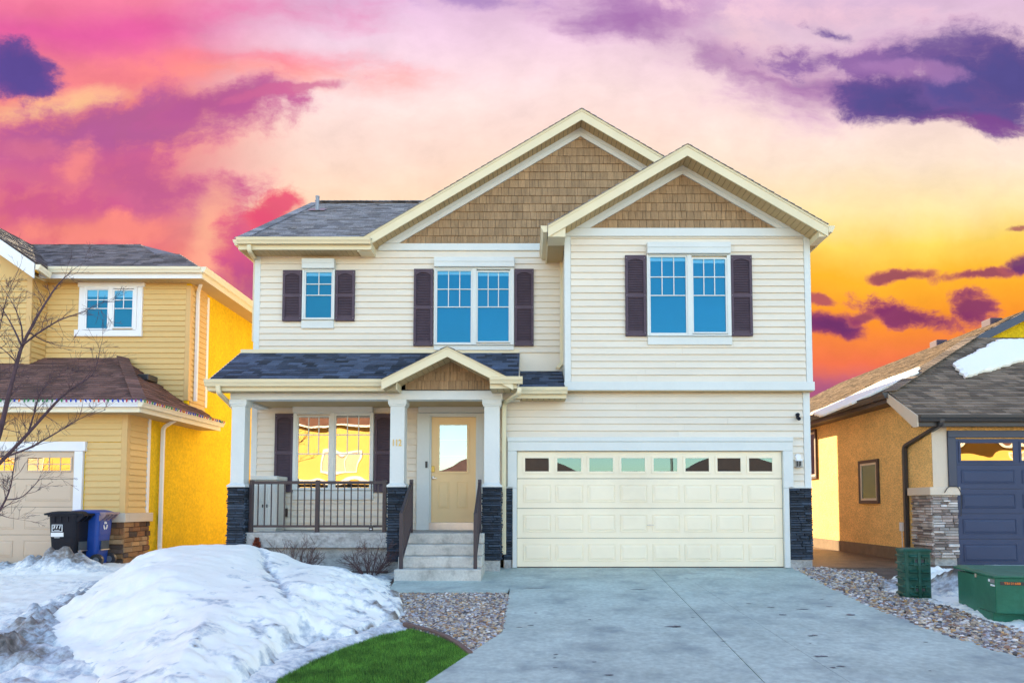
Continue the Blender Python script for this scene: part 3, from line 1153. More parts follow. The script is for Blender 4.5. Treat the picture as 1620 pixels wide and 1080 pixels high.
def gable_roof(ap, slope, hl, hr, yf, yb, ywall, shing, fh, th=0.10, lipy=0.06):
    """two roof planes with ridge along Y, rake boards at the front, grooved soffits below"""
    roof = None
    for s, hw in ((-1, hl), (1, hr)):
        e = Vector((ap.x + s * hw, 0, ap.z - slope * hw))
        A, B = Vector((ap.x, 0, ap.z)), e
        rb = MB().prism([(A.x, yf, A.z - 0.012), (B.x, yf, B.z - 0.012), (B.x, yf, B.z - th), (A.x, yf, A.z - th)], (0, yb - yf, 0)).build('roof', 'brown_frame', H)
        if s < 0:
            pts = [(B.x, yb, B.z), (B.x, yf - lipy, B.z), (A.x, yf - lipy, A.z), (A.x, yb, A.z)]
        else:
            pts = [(B.x, yf - lipy, B.z), (B.x, yb, B.z), (A.x, yb, A.z), (A.x, yf - lipy, A.z)]
        pts = [Vector(p) + Vector((0, 0, -0.008)) for p in pts]
        courses(rb, 'shingles', shing, pts, 0.14, 0.16, 0.34, 0.014, 0.002)
        MB().prism([(A.x, yf - 0.028, A.z - 0.014), (B.x, yf - 0.028, B.z - 0.014), (B.x, yf - 0.028, B.z - 0.014 - fh), (A.x, yf - 0.028, A.z - 0.014 - fh)], (0, 0.027, 0)).build('rake_board', 'fascia', H)
        MB().prism([(A.x, yf - 0.040, A.z - 0.006), (B.x, yf - 0.040, B.z - 0.006), (B.x, yf - 0.040, B.z - 0.006 - fh * 0.22), (A.x, yf - 0.040, A.z - 0.006 - fh * 0.22)], (0, 0.011, 0)).build('rake_cap', 'fascia', H)
        so = fh - 0.02
        a = Vector((A.x, yf + 0.001, A.z - so)); b = Vector((B.x, yf + 0.001, B.z - so))
        soffit_strips(H, a, b, (0, 1, 0), ywall - yf - 0.003)
        roof = rb
    return roof


gable_roof(apex, SL, apex.x - tipL.x, apex.x - tipL.x, yr, YBACK + 0.4, YW, 'shingle_grey', 0.21)
yr2 = 11.95
apex2 = at(1087, 229, yr2)
t2l, t2r = at(867, 357, yr2), at(1309, 357, yr2)
SL2 = (apex2.z - t2l.z) / (apex2.x - t2l.x)
gable_roof(apex2, SL2, apex2.x - t2l.x, t2r.x - apex2.x, yr2, 17.0, YB, 'shingle_grey', 0.20)


def tri_face(ypl, L, A, Rr, name='gable_wall'):
    """gable triangle with shake rows and white rake boards"""
    pass


# gable walls with shakes
def gable_face(Y, zb, ap, slope, hl, hr, drop, board, mat_board='trim', e=0.163):
    """wall triangle below the soffit; board: height of the white rake board, 0 for none"""
    zt = ap.z - drop
    def zx(x, d=0.0):
        return zt - d - slope * abs(x - ap.x)
    xl, xr = ap.x - (zt - zb) / slope, ap.x + (zt - zb) / slope
    xl, xr = max(xl, ap.x - hl), min(xr, ap.x + hr)
    poly = [Vector((xl, Y, zb)), Vector((xr, Y, zb))]
    if zx(xr) > zb + 0.01:
        poly.append(Vector((xr, Y, zx(xr))))
    poly.append(Vector((ap.x, Y, zt)))
    if zx(xl) > zb + 0.01:
        poly.append(Vector((xl, Y, zx(xl))))
    gwl = MB().prism(poly[::-1], (0, 0.3, 0)).build('gable_wall', 'brown_frame', H)
    courses(gwl, 'shake_row', 'shake', [p - Vector((0, 0.001, 0)) for p in poly], e, 0.05, 0.17, 0.024, 0.008, gap=0.006, rows_as_parts=True, jit=0.004)
    if board:
        for s in (-1, 1):
            hw = (hl if s < 0 else hr)
            xe = ap.x + s * min(hw, (zt - zb) / slope)
            xi = ap.x + s * min(hw, (zt - board - zb) / slope)
            pts = [(ap.x, Y - 0.05, zt), (xe, Y - 0.05, max(zb, zx(xe))), (xi, Y - 0.05, max(zb, zx(xi, board))), (ap.x, Y - 0.05, zt - board)]
            MB().prism(pts, (0, 0.049, 0)).build('rake_trim', mat_board, H, bevel=0.004)
            q = [(ap.x, Y - 0.062, zt), (xe, Y - 0.062, max(zb, zx(xe))), (xe - s * 0.02, Y - 0.062, max(zb, zx(xe)) + 0.002), (ap.x, Y - 0.062, zt - board * 0.45)]
            xm = ap.x + s * min(hw, (zt - board * 0.45 - zb) / slope)
            q[2] = (xm, Y - 0.062, max(zb, zx(xm, board * 0.45)))
            MB().prism(q, (0, 0.0115, 0)).build('rake_trim', mat_board, H)


gable_face(YW, az(386, YW, 700), apex, SL, apex.x - tipL.x - 0.2, 4.2, 0.20, 0.17)
gable_face(YB, az(362, YB, 1090), apex2, SL2, apex2.x - BX0, BX1 - apex2.x, 0.19, 0.155)

# bay eave returns, gutters and soffits along the bay's sides
for s, tx, wx in ((-1, t2l.x, BX0), (1, t2r.x, BX1)):
    dxx = abs(wx - tx)
    z0 = t2l.z
    pts = [(tx, yr2 + 0.002, z0 - 0.02), (wx, yr2 + 0.002, z0 + SL2 * dxx - 0.16), (wx, yr2 + 0.002, z0 - 0.20), (tx, yr2 + 0.002, z0 - 0.20)]
    MB().prism(pts, (0, YB - yr2 - 0.004, 0)).build('eave_return', 'fascia', H)
    MB().box(tx - 0.012, tx + 0.012, yr2 + 0.45, 17.0, z0 - 0.2, z0 - 0.03).build('fascia_board', 'fascia', H)
    gutter(H, (tx + s * 0.013, yr2 - 0.01, z0 - 0.005), (tx + s * 0.013, YW - 0.03 if s < 0 else 17.0, z0 - 0.005), (s, 0, 0))
    soffit_strips(H, (min(tx, wx), YB if s > 0 else YB, z0 - 0.17), (min(tx, wx), 17.0 if s > 0 else YW - 0.02, z0 - 0.17), (1, 0, 0), dxx)

# left hip wing
ye = 12.95
eL = at(379, 378, ye)
zE = eL.z
rl = at(500, 321, 17.2)
rr = at(760, 321, 17.2)
gx1 = ax(585, 385, ye - 0.12)
fr = [Vector((eL.x, ye, zE)), Vector((gx1, ye, zE)), Vector((rr.x, 17.2, rl.z)), rl]
hp = MB()
n_ = Vector((0, 0, -0.02))
yb2 = 22.1
hp.poly([p + n_ for p in fr])
bl = Vector((eL.x, yb2, zE))
hp.poly([bl + n_, fr[0] + n_, rl + n_])
hp.poly([Vector((rr.x, yb2, zE)) + n_, bl + n_, rl + n_, fr[2] + n_])
hr_ = hp.build('hip_roof', 'shingle_grey', H)
courses(hr_, 'shingles', 'shingle_grey', [p + Vector((0, 0, -0.01)) for p in fr], 0.14, 0.16, 0.34, 0.014, 0.002)
courses(hr_, 'shingles', 'shingle_grey', [bl + n_ / 2, fr[0] + n_ / 2, rl + n_ / 2], 0.14, 0.16, 0.34, 0.014, 0.002)
cap = MB()
for a, b in ((fr[0], rl), (rl, fr[2])):
    k = int((b - a).length / 0.16)
    for i in range(k):
        p, q = a + (b - a) * (i / k), a + (b - a) * ((i + 1.15) / k)
        cap.bar(p + Vector((0, 0, 0.016)), q + Vector((0, 0, 0.008)), 0.22, 0.014)
cap.build('ridge_cap', 'shingle_grey', hr_, kind='stuff')
gutter(H, (eL.x - 0.02, ye - 0.005, zE - 0.005), (gx1, ye - 0.005, zE - 0.005), (0, -1, 0))
MB().box(eL.x - 0.02, gx1, ye, ye + 0.022, zE - 0.21, zE - 0.02).build('fascia_board', 'fascia', H)
MB().box(eL.x - 0.02, eL.x + 0.002, ye + 0.022, yb2, zE - 0.21, zE - 0.02).build('fascia_board', 'fascia', H)
gutter(H, (eL.x - 0.021, ye + 0.01, zE - 0.005), (eL.x - 0.021, yb2, zE - 0.005), (-1, 0, 0))
soffit_strips(H, (eL.x, ye + 0.023, zE - 0.195), (gx1, ye + 0.023, zE - 0.195), (0, 1, 0), YW - ye - 0.03)
soffit_strips(H, (eL.x + 0.003, YW, zE - 0.195), (eL.x + 0.003, yb2, zE - 0.195), (1, 0, 0), XL - eL.x)
# end of the big gable's lower left: closed eave box
MB().prism([(tipL.x, yr + 0.002, tipL.z - 0.03), (gx1, yr + 0.002, tipL.z + SL * (gx1 - tipL.x) - 0.18), (gx1, yr + 0.002, tipL.z - 0.20), (tipL.x, yr + 0.002, tipL.z - 0.20)], (0, YW - yr - 0.004, 0)).build('eave_return', 'fascia', H)
# vent pipe
vp = hit(502, 333, fr[0], (fr[1] - fr[0]).cross(fr[3] - fr[0]).normalized())
v = MB().lathe((vp.x, vp.y, vp.z - 0.05), [(0.045, 0), (0.045, 0.36), (0.05, 0.37), (0.05, 0.40)], 12).build('vent_pipe', 'metal_grey', H, smooth=False)
nn = (fr[1] - fr[0]).cross(fr[3] - fr[0]).normalized()
up = nn.cross(Vector((1, 0, 0)))
MB().prism([vp + Vector((-.2, 0, 0)) - up * .14 + nn * .022, vp + Vector((.2, 0, 0)) - up * .14 + nn * .022, vp + Vector((.2, 0, 0)) + up * .14 + nn * .022, vp + Vector((-.2, 0, 0)) + up * .14 + nn * .022], nn * 0.006).build('flashing', 'metal_grey', v)

# ---- porch roof
ye3 = 11.80
pL = at(329, 601, ye3)
zp = pL.z
px1 = ax(822, 558, YW)
ztop = az(557, YW, 600)
pxr = px1
yr3 = 11.52
ap3 = at(708, 548, yr3)
t3l, t3r = at(604, 600, yr3), at(812, 600, yr3)
SL3 = (ap3.z - t3l.z) / (ap3.x - t3l.x)
sp3 = (ztop - zp) / (YW - ye3)
hv = (ap3.z - zp) / SL3
yv = ye3 + (ap3.z - zp) / sp3
xtl = ax(380, 557, YW) + 0.02
pf = [Vector((pL.x, ye3, zp)), Vector((pxr, ye3, zp)), Vector((px1, YW, ztop)), Vector((xtl, YW, ztop))]
pfl = [pf[0], Vector((ap3.x - hv, ye3, zp)), Vector((ap3.x, yv, ap3.z)), Vector((ap3.x, YW, ztop)), pf[3]]
pfr = [Vector((ap3.x + hv, ye3, zp)), pf[1], pf[2], Vector((ap3.x, YW, ztop)), Vector((ap3.x, yv, ap3.z))]
pr_ = MB().prism([p + Vector((0, 0, -0.02)) for p in pfl][::-1], (0, 0, -0.07)).prism([p + Vector((0, 0, -0.02)) for p in pfr][::-1], (0, 0, -0.07)).build('porch_roof', 'brown_frame', H)
for q in (pfl, pfr):
    courses(pr_, 'shingles', 'shingle_navy', [p + Vector((0, 0, -0.012)) for p in q], 0.135, 0.14, 0.30, 0.014, 0.002)
MB().box(pf[3].x, px1, YW - 0.03, YW - 0.018, ztop - 0.02, ztop + 0.05).build('flashing', 'fascia', pr_)
# left rake end of the porch roof
MB().prism([pf[0] + Vector((-.02, 0, -.01)), pf[3] + Vector((-.02, 0, -.01)), pf[3] + Vector((-.02, 0, -.17)), pf[0] + Vector((-.02, 0, -.17))], (0.018, 0, 0)).build('rake_board', 'fascia', H)
MB().box(pf[3].x, XL + 0.03, YW, YW + 0.25, zp - 0.2, ztop - 0.09).build('wall', 'siding_side', H)
# right end drop wall, lower pent roof to the bay
MB().prism([Vector((pxr - 0.02, ye3 + .3, zp + .02)), Vector((px1 - 0.02, YW, ztop - 0.03)), Vector((px1 - 0.02, YW, zp - 0.1)), Vector((pxr - 0.02, ye3 + .3, zp - 0.1))], (0.03, 0, 0)).build('rake_board', 'siding', H)
yq = 12.12
qa, qb = at(826, 613, yq), at(897, 613, yq)
qt = az(586, YW, 860)
qf = [Vector((pxr + 0.012, yq, qa.z)), Vector((BX0 - 0.003, yq, qa.z)), Vector((BX0 - 0.003, YW, qt)), Vector((pxr + 0.012, YW, qt))]
qr = MB().prism([p + Vector((0, 0, -0.02)) for p in qf][::-1], (0, 0, -0.07)).build('pent_roof', 'brown_frame', H)
courses(qr, 'shingles', 'shingle_navy', [p + Vector((0, 0, -0.012)) for p in qf], 0.135, 0.14, 0.30, 0.014, 0.002)
gutter(H, (pxr - 0.05, yq - 0.005, qa.z - 0.004), (ax(898, 615, yq - .1), yq - 0.005, qa.z - 0.004), (0, -1, 0))
MB().box(pxr - 0.05, ax(896, 615, yq), yq, yq + 0.02, qa.z - 0.19, qa.z - 0.02).build('fascia_board', 'fascia', H)
soffit_strips(H, (pxr - 0.05, yq + 0.021, qa.z - 0.18), (ax(896, 615, yq), yq + 0.021, qa.z - 0.18), (0, 1, 0), YG - yq - 0.03)
# porch gable
gable_roof(ap3, SL3, ap3.x - t3l.x, t3r.x - ap3.x, yr3, 13.2, YC - 0.04, 'shingle_navy', 0.165, th=0.08)
zbm1, zbm0 = az(617, YC, 600), az(632, YC, 600)
gable_face(YC - 0.03, zbm1 + 0.004, ap3, SL3, 0.80, 0.80, 0.155, 0, e=0.16)
gl1 = ax(629, 605, ye3 - 0.1)
gutter(H, (pL.x - 0.02, ye3 - 0.005, zp - 0.003), (gl1, ye3 - 0.005, zp - 0.003), (0, -1, 0))
MB().box(pL.x, gl1, ye3, ye3 + 0.02, zp - 0.19, zp - 0.02).build('fascia_board', 'fascia', H)
soffit_strips(H, (pL.x, ye3 + 0.021, zp - 0.18), (gl1, ye3 + 0.021, zp - 0.18), (0, 1, 0), YC - ye3 - 0.03)
g2a, g2b = ax(776, 606, ye3 - 0.1), ax(827, 606, ye3 - 0.1)
gutter(H, (g2a, ye3 - 0.255, zp - 0.003), (g2b, ye3 - 0.255, zp - 0.003), (0, -1, 0))
MB().box(g2a, g2b - 0.10, ye3 - 0.25, ye3 - 0.23, zp - 0.19, zp - 0.02).build('fascia_board', 'fascia', H)
soffit_strips(H, (g2a, ye3 - 0.23, zp - 0.18), (g2b - 0.1, ye3 - 0.23, zp - 0.18), (0, 1, 0), YC - ye3 + 0.2)
MB().box(gl1 - 0.01, gl1 + 0.008, ye3 - 0.2, YC - 0.03, zp - 0.2, zp - 0.01).build('eave_return', 'fascia', H)
# beam, porch ceiling
bx0, bx1 = ax(364, 625, YC), ax(795, 625, YC)
MB().box(bx0, bx1, YC, YC + 0.22, zbm0, zbm1).build('beam', 'trim', H, bevel=0.008)
MB().box(bx0, bx0 + 0.22, YC + 0.221, YW - 0.03, zbm0, zbm1).build('beam', 'trim', H, bevel=0.008)
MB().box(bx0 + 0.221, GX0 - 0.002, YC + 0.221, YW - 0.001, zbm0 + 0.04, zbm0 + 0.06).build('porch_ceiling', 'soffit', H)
MB().box(bx1 + 0.002, GX0 + 0.3, YC + 0.2, YG - 0.001, zbm0 + 0.02, zbm1 + 0.1).build('wall', 'siding_side', H)


# columns on stone piers
def column(px0, px1, foot):
    cyp = 700
    x0, x1 = ax(px0, cyp, YC), ax(px1, cyp, YC)
    w = x1 - x0
    zc = az(770, YC, px0)
    c = MB()
    c.box(x0, x1, YC + 0.005, YC + 0.005 + w, zc + 0.07, zbm0 - 0.115)
    c.box(x0 - 0.02, x1 + 0.02, YC - 0.015, YC + 0.025 + w, zbm0 - 0.115, zbm0 - 0.085)
    c.box(x0 - 0.035, x1 + 0.035, YC - 0.03, YC + 0.04 + w, zbm0 - 0.085, zbm0 - 0.001)
    c.loft([[(x0 - 0.045, YC - 0.04, zc), (x1 + 0.045, YC - 0.04, zc), (x1 + 0.045, YC + w + 0.05, zc), (x0 - 0.045, YC + w + 0.05, zc)],
            [(x0 - 0.045, YC - 0.04, zc + 0.03), (x1 + 0.045, YC - 0.04, zc + 0.03), (x1 + 0.045, YC + w + 0.05, zc + 0.03), (x0 - 0.045, YC + w + 0.05, zc + 0.03)],
            [(x0, YC + 0.005, zc + 0.07), (x1, YC + 0.005, zc + 0.07), (x1, YC + 0.005 + w, zc + 0.07), (x0, YC + 0.005 + w, zc + 0.07)]])
    co = c.build('column', 'trim', H)
    p0, p1 = x0 - 0.03, x1 + 0.03
    yq0, yq1 = YC - 0.02, YC + w + 0.03
    zf = az(foot, YC, px0)
    pr = MB().box(p0 + 0.012, p1 - 0.012, yq0 + 0.012, yq1 - 0.012, zf, zc - 0.001).build('stone_pier', 'ledge_navy', H)
    ledge(pr, 'ledge_navy', (p0, yq0 + 0.012, 0), (1, 0, 0), (0, -1, 0), p1 - p0, zf, zc - 0.002)
    ledge(pr, 'ledge_navy', (p1 - 0.012, yq0, 0), (0, 1, 0), (1, 0, 0), yq1 - yq0, zf, zc - 0.002)
    ledge(pr, 'ledge_navy', (p0 + 0.012, yq1, 0), (0, -1, 0), (-1, 0, 0), yq1 - yq0, zf, zc - 0.002)
    MB().box(p0 + 0.02, p1 - 0.02, yq0 + 0.03, yq1, -0.3, zf).build('footing', 'concrete_rough', H)
    return co


column(365.5, 386.5, 888)
c2_ = column(617, 639.5, 888)
column(766, 790, 886)
text('112', 0.165, 'brass', H, at(627.5, 700.5, YC - 0.003), FRONT, 0.004, 'house_number', sx=0.72)

# porch deck: concrete
dx0 = ax(387, 842, 12.12)
dk = MB().box(dx0, ax(793, 842, 12.12) - 0.02, 12.12, YW - 0.001, deck_z - 0.27, deck_z).build('porch_deck', 'concrete_rough', H, bevel=0.012)
MB().box(dx0 + 0.05, -0.6, 12.25, YW - 0.001, -0.3, deck_z - 0.271).build('footing', 'concrete_rough', H)

# porch railing
yr_ = 12.22
rp = [ax(p, 800, yr_) for p in (397.7, 502.3, 608.5)]
zt, zbm, zb_ = az(760, yr_, 500), az(832, yr_, 500), deck_z
rl_ = MB().box(rp[0] + 0.03, rp[2] - 0.03, yr_ - 0.03, yr_ + 0.03, zt - 0.06, zt - 0.005).build('railing', 'rail', H, bevel=0.006)
MB().box(rp[0] + 0.03, rp[2] - 0.03, yr_ - 0.018, yr_ + 0.018, zbm - 0.02, zbm + 0.022).build('bottom_rail', 'rail', rl_)
for x in rp:
    MB().box(x - 0.034, x + 0.034, yr_ - 0.036, yr_ + 0.036, zb_ + 0.001, zt + 0.012).build('post', 'rail', rl_, bevel=0.005)
bme = MB().box(-0.009, 0.009, -0.009, 0.009, zbm + 0.022, zt - 0.06)
b0 = None
for a, b in ((rp[0], rp[1]), (rp[1], rp[2])):
    for k in range(1, 10):
        x = a + (b - a) * k / 10
        if b0 is None:
            b0 = bme.build('baluster', 'rail', rl_)
            b0.location = (x, yr_, 0)
        else:
            o = b0.copy(); col.objects.link(o); o.location = (x, yr_, 0)

# windows and shutters
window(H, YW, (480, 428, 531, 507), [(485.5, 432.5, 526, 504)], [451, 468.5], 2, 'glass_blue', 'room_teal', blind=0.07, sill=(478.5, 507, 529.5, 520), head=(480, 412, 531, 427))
shutter(H, YW - 0.016, (448.3, 428.5, 478.3, 508.5))
shutter(H, YW - 0.016, (531.7, 428.5, 561.7, 508.0))
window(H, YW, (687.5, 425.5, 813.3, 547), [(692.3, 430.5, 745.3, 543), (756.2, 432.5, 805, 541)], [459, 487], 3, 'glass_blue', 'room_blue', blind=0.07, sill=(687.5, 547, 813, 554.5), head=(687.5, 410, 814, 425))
shutter(H, YW - 0.016, (655, 426.5, 685.3, 547.5))
shutter(H, YW - 0.016, (814, 426.5, 844.3, 547.5))
window(H, YB, (1022.6, 405, 1154.5, 533), [(1028, 409, 1083.7, 528), (1095.5, 412, 1146.3, 526.7)], [440, 469], 3, 'glass_blue', 'room_blue', blind=0.07, sill=(1023.5, 533, 1156, 546), head=(1022.6, 387, 1154, 404))
shutter(H, YB - 0.016, (989, 405, 1021.6, 532))
shutter(H, YB - 0.016, (1155.5, 405, 1189, 532))
window(H, YW, (465.5, 653.5, 592, 775), [(473.3, 660, 521.3, 771), (532.6, 658, 586, 771)], [688, 718], 3, 'glass_mirror', 'room_brown', sill=(465.5, 775, 592, 790), head=(465.2, 638, 591, 653))
shutter(H, YW - 0.016, (435.5, 654.5, 464.6, 778))
shutter(H, YW - 0.016, (593, 654.5, 622, 778))

# front door
dcx, dcy = 717, 740
dX = lambda p: ax(p, dcy, YW)
dZ = lambda p: az(p, YW, dcx)
fd = MB().box(dX(680.8), dX(753.2), YW - 0.035, YW - 0.002, dZ(825.5), dZ(660)).build('front_door', 'door_tan', H, label='tan front door with a glazed upper half')
fm = MB()
fm.box(dX(660.5), dX(680.6), YW - 0.10, YW - 0.001, deck_z + 0.002, dZ(654))
fm.box(dX(753.4), dX(766.5), YW - 0.10, YW - 0.001, deck_z + 0.002, dZ(654))
fm.box(dX(680.6), dX(753.4), YW - 0.10, YW - 0.001, dZ(659.8), dZ(654))
fm.box(dX(660.5) + 0.12, dX(680.6) + 0.03, YW - 0.07, YW - 0.04, deck_z + 0.06, dZ(659.8))
fm.build('door_frame', 'trim', fd, bevel=0.006)
MB().box(dX(662.5), dX(767), YW - 0.14, YW - 0.001, dZ(653.5), dZ(638.5)).build('shutter_box', 'trim', fd, bevel=0.01)
MB().box(dX(680.8), dX(753.2), YW - 0.13, YW - 0.001, deck_z + 0.002, dZ(826)).build('threshold', 'steel', fd)
w_ = MB()
ring(w_, dX(692), dX(742.5), dZ(749), dZ(669), 0.045, YW - 0.05, YW - 0.0355)
w_.build('glazing_frame', 'door_tan', fd, bevel=0.004)
MB().poly([(dX(692) + .044, YW - 0.043, dZ(749) + .044), (dX(742.5) - .044, YW - 0.043, dZ(749) + .044), (dX(742.5) - .044, YW - 0.043, dZ(669) - .044), (dX(692) + .044, YW - 0.043, dZ(669) - .044)]).build('pane', 'glass_door', fd)
MB().box(dX(692) + .04, dX(742.5) - .04, YW - 0.039, YW - 0.036, dZ(749) + .04, dZ(669) - .04).build('shade', 'room_dark', fd)
gb = MB()
for q in (696, 721):
    gb.box(dX(696), dX(739), YW - 0.0425, YW - 0.040, dZ(q) - 0.004, dZ(q) + 0.004)
gb.build('glazing_bars', 'trim', fd)


def emboss(parent, x0, x1, y, z0, z1, mat, d=0.010, b=0.03, name='panel'):
    """raised field inside a sunk groove, one panel"""
    m = MB()
    q = lambda i, dd: [(x0 + i, y - dd, z0 + i), (x1 - i, y - dd, z0 + i), (x1 - i, y - dd, z1 - i), (x0 + i, y - dd, z1 - i)]
    m.loft([q(0, 0.0005), q(0.004, d * 0.9), q(0.010, d * 0.9), q(0.014, 0.002), q(0.020, 0.002), q(0.020 + b, d), q(0.022 + b, d)])
    return m.build(name, mat, parent)


for a, b in ((693.5, 711), (723, 740.5)):
    emboss(fd, dX(a), dX(b), YW - 0.035, dZ(804), dZ(762), 'door_tan', 0.008, 0.02)
hd = MB()
hd.lathe((dX(686), YW - 0.045, dZ(755.5)), [(0.026, -0.026), (0.03, 0), (0.026, 0.026)], 10)
hd.bar((dX(685.5), YW - 0.075, dZ(756)), (dX(692), YW - 0.075, dZ(756.5)), 0.018, 0.02)
hd.build('handle', 'steel', fd)
MB().box(dX(682.7), dX(688.3), YW - 0.06, YW - 0.0355, dZ(746.5), dZ(737)).build('deadbolt', 'brass', fd, bevel=0.006)
MB().box(dX(674.2), dX(677.6), YW - 0.122, YW - 0.1005, dZ(740), dZ(730)).build('doorbell', 'charcoal', fd)
MB().box(dX(450), dX(457.2), YW - 0.06, YW - 0.016, dZ(817), dZ(803.5)).build('outlet_box', 'brown_frame', H)

# garage door
YD = YG + 0.0
gX = lambda p: ax(p, 800, YG)
gZ = lambda p: az(p, YG, 1028)
gdz0, gdz1 = 0.032, gZ(714.5)
yd = YG - 0.02
t_ = MB()
t_.box(gX(803), gX(817.8), YG - 0.10, YG - 0.001, gZ(772), gZ(713.5))
t_.box(gX(811), gX(817.8), YG - 0.098, YG - 0.001, 0.03, gZ(772) - 0.001)
t_.box(gX(1237.3), gX(1253), YG - 0.10, YG - 0.001, gZ(772), gZ(713.5))
t_.box(gX(1237.3), gX(1246), YG - 0.098, YG - 0.001, 0.03, gZ(772) - 0.001)
t_.box(gX(803), gX(1253), YG - 0.10, YG - 0.001, gZ(713.4), gZ(699))
t_.box(gX(802.5), gX(1253.5), YG - 0.115, YG - 0.001, gZ(699) + 0.001, gZ(692))
t_.build('garage_trim', 'trim', H, bevel=0.008)
gd = MB().box(gX(817.9), gX(1237.2), yd + 0.004, YG - 0.0005, gdz0, gdz1).build('garage_door', 'joint', H)
secs = [(gZ(756.5), gdz1), (gZ(803.4), gZ(757.2)), (gZ(850.2), gZ(804.0)), (gdz0 + 0.012, gZ(850.8))]
MB().box(gX(818), gX(1237), yd - 0.006, yd + 0.003, gdz0, gdz0 + 0.012).build('weather_strip', 'charcoal', gd)
pxs = [(829.7, 869.3), (880.5, 920.3), (931.3, 970.7), (982, 1021.3), (1033, 1072.3), (1083.3, 1122.6), (1134, 1172.6), (1184, 1222.6)]
for i, (z0, z1) in enumerate(secs):
    MB().box(gX(818.2), gX(1236.9), yd - 0.012, yd + 0.003, z0, z1).build('door_section', 'garage_cream', gd, bevel=0.006)
    for a, b in pxs:
        if i == 0:
            wf_ = MB()
            ring(wf_, gX(a) - 0.03, gX(b) + 0.03, gZ(749), gZ(721), 0.042, yd - 0.026, yd - 0.0125)
            wf_.build('window_frame', 'garage_cream', gd, bevel=0.003)
            MB().poly([(gX(a), yd - 0.018, gZ(748)), (gX(b), yd - 0.018, gZ(748)), (gX(b), yd - 0.018, gZ(722)), (gX(a), yd - 0.018, gZ(722))]).build('pane', 'glass_garage', gd)
            MB().box(gX(a) - 0.01, gX(b) + 0.01, yd - 0.0145, yd - 0.0125, gZ(748), gZ(722)).build('shade', 'room_dark', gd)
        else:
            hgt = z1 - z0
            emboss(gd, gX(a) - 0.015, gX(b) + 0.03, yd - 0.012, z0 + hgt * 0.20, z1 - hgt * 0.20, 'garage_cream', 0.012, 0.035)
hz = az(830, YG, 1028)
hh = MB()
hh.lathe((gX(1027.5), yd - 0.02, hz), [(0.018, -0.012), (0.018, 0.012)], 8)
hh.bar((gX(1022.5), yd - 0.035, hz), (gX(1032.5), yd - 0.035, hz), 0.016, 0.016)
hh.build('handle', 'steel', gd)
# stone beside the garage door
for a, b in ((1246.3, 1282.6), (797, 811)):
    x0, x1 = gX(a), gX(b)
    z1, z0 = gZ(772), gZ(884.5)
    sp = MB().box(x0, x1 - 0.012, YG - 0.06, YG - 0.001, z0, z1).build('stone_pier', 'ledge_navy', H)
    ledge(sp, 'ledge_navy', (x0, YG - 0.06, 0), (1, 0, 0), (0, -1, 0), x1 - x0, z0, z1, dep=(0.01, 0.05))
    MB().box(x0, x1, YG - 0.10, YG - 0.001, z1 + 0.001, z1 + 0.02).build('ledge_cap', 'trim', H)
    MB().box(x0 + 0.01, x1 - 0.02, YG - 0.07, YG - 0.001, -0.1, z0 - 0.001).build('footing', 'concrete_rough', H)

# downspouts
def S(px, py, Y):
    return at(px, py, Y)


downspout(H, bend([S(822, 613, ye3 - 0.3), S(821, 622, ye3 - 0.3), S(798, 637, YG - 0.16), S(797.5, 660, YG - 0.16), S(797.2, 876, YG - 0.16)]))
downspout(H, bend([S(866, 372, 13.2), S(867, 388, 13.2), S(888, 408, YW - 0.07), S(889.5, 430, YW - 0.07), S(889, 575, YW - 0.07), S(882, 583, YW - 0.2)], 0.07))
downspout(H, bend([S(345, 610, ye3 - 0.06), S(346, 621, ye3 - 0.06), S(366, 641, YC + 0.33), S(377, 655, YC + 0.4), S(385, 665, YC + 0.45)], 0.07))
downspout(H, bend([S(394, 388, ye - 0.06), S(395, 398, ye - 0.06), S(405, 412, YW + 0.1), S(404, 440, YW + 0.12), S(402, 540, YW + 0.12)], 0.07))

# ------------------------------------------------------------------ left neighbour
NX = -8.0
NL = thing('house', 'tan sided house with a bright yellow stucco side wall, left of the cream house', 'house', (NX, 14, 0))
z_low = 3.17
gwall = MB().box(-20, NX, 13.5, 15.848, -0.2, z_low).build('garage_wall', 'yellow_stucco', NL)
uwall = MB().box(-20, NX, 15.85, 20.5, -0.2, 6.42).build('wall', 'yellow_stucco', NL)
wwall = MB().box(-20, -11.37, 15.35, 15.849, 3.0, 6.35).build('wing_wall', 'yellow_stucco', NL)
MB().box(-20, NX + 0.012, 14.3, 20.5, -0.2, 0.14).build('foundation', 'foundation', NL)
lz = lambda p, Y=13.5, px=100: az(p, Y, px)
lx = lambda p, Y=13.5, py=760: ax(p, py, Y)
hd_top = lz(698.6)
cap_z0, cap_z1 = lz(825.5), lz(811)
siding(gwall, 'tan_siding', -12.6, 13.5, (1, 0, 0), NX + 12.6 - 0.09, hd_top, z_low - 0.02, (0, -1, 0))
siding(gwall, 'tan_siding', lx(135), 13.5, (1, 0, 0), NX - lx(135) - 0.09, cap_z1, hd_top, (0, -1, 0))
siding(gwall, 'tan_siding', NX, 13.59, (0, 1, 0), 0.62, cap_z1, z_low - 0.02, (1, 0, 0))
MB().box(NX - 0.09, NX + 0.024, 13.5 - 0.024, 13.59, cap_z1, z_low - 0.02).build('corner_trim', 'tan_trim', NL, bevel=0.006)
MB().box(NX, NX + 0.03, 14.21, 14.31, cap_z1, z_low - 0.02).build('corner_trim', 'white_trim', NL, bevel=0.006)
siding(uwall, 'tan_siding', -11.345, 15.85, (1, 0, 0), NX + 11.345 - 0.09, 3.45, 6.4, (0, -1, 0))
siding(uwall, 'tan_siding', NX, 15.94, (0, 1, 0), 0.72, 3.45, 6.4, (1, 0, 0))
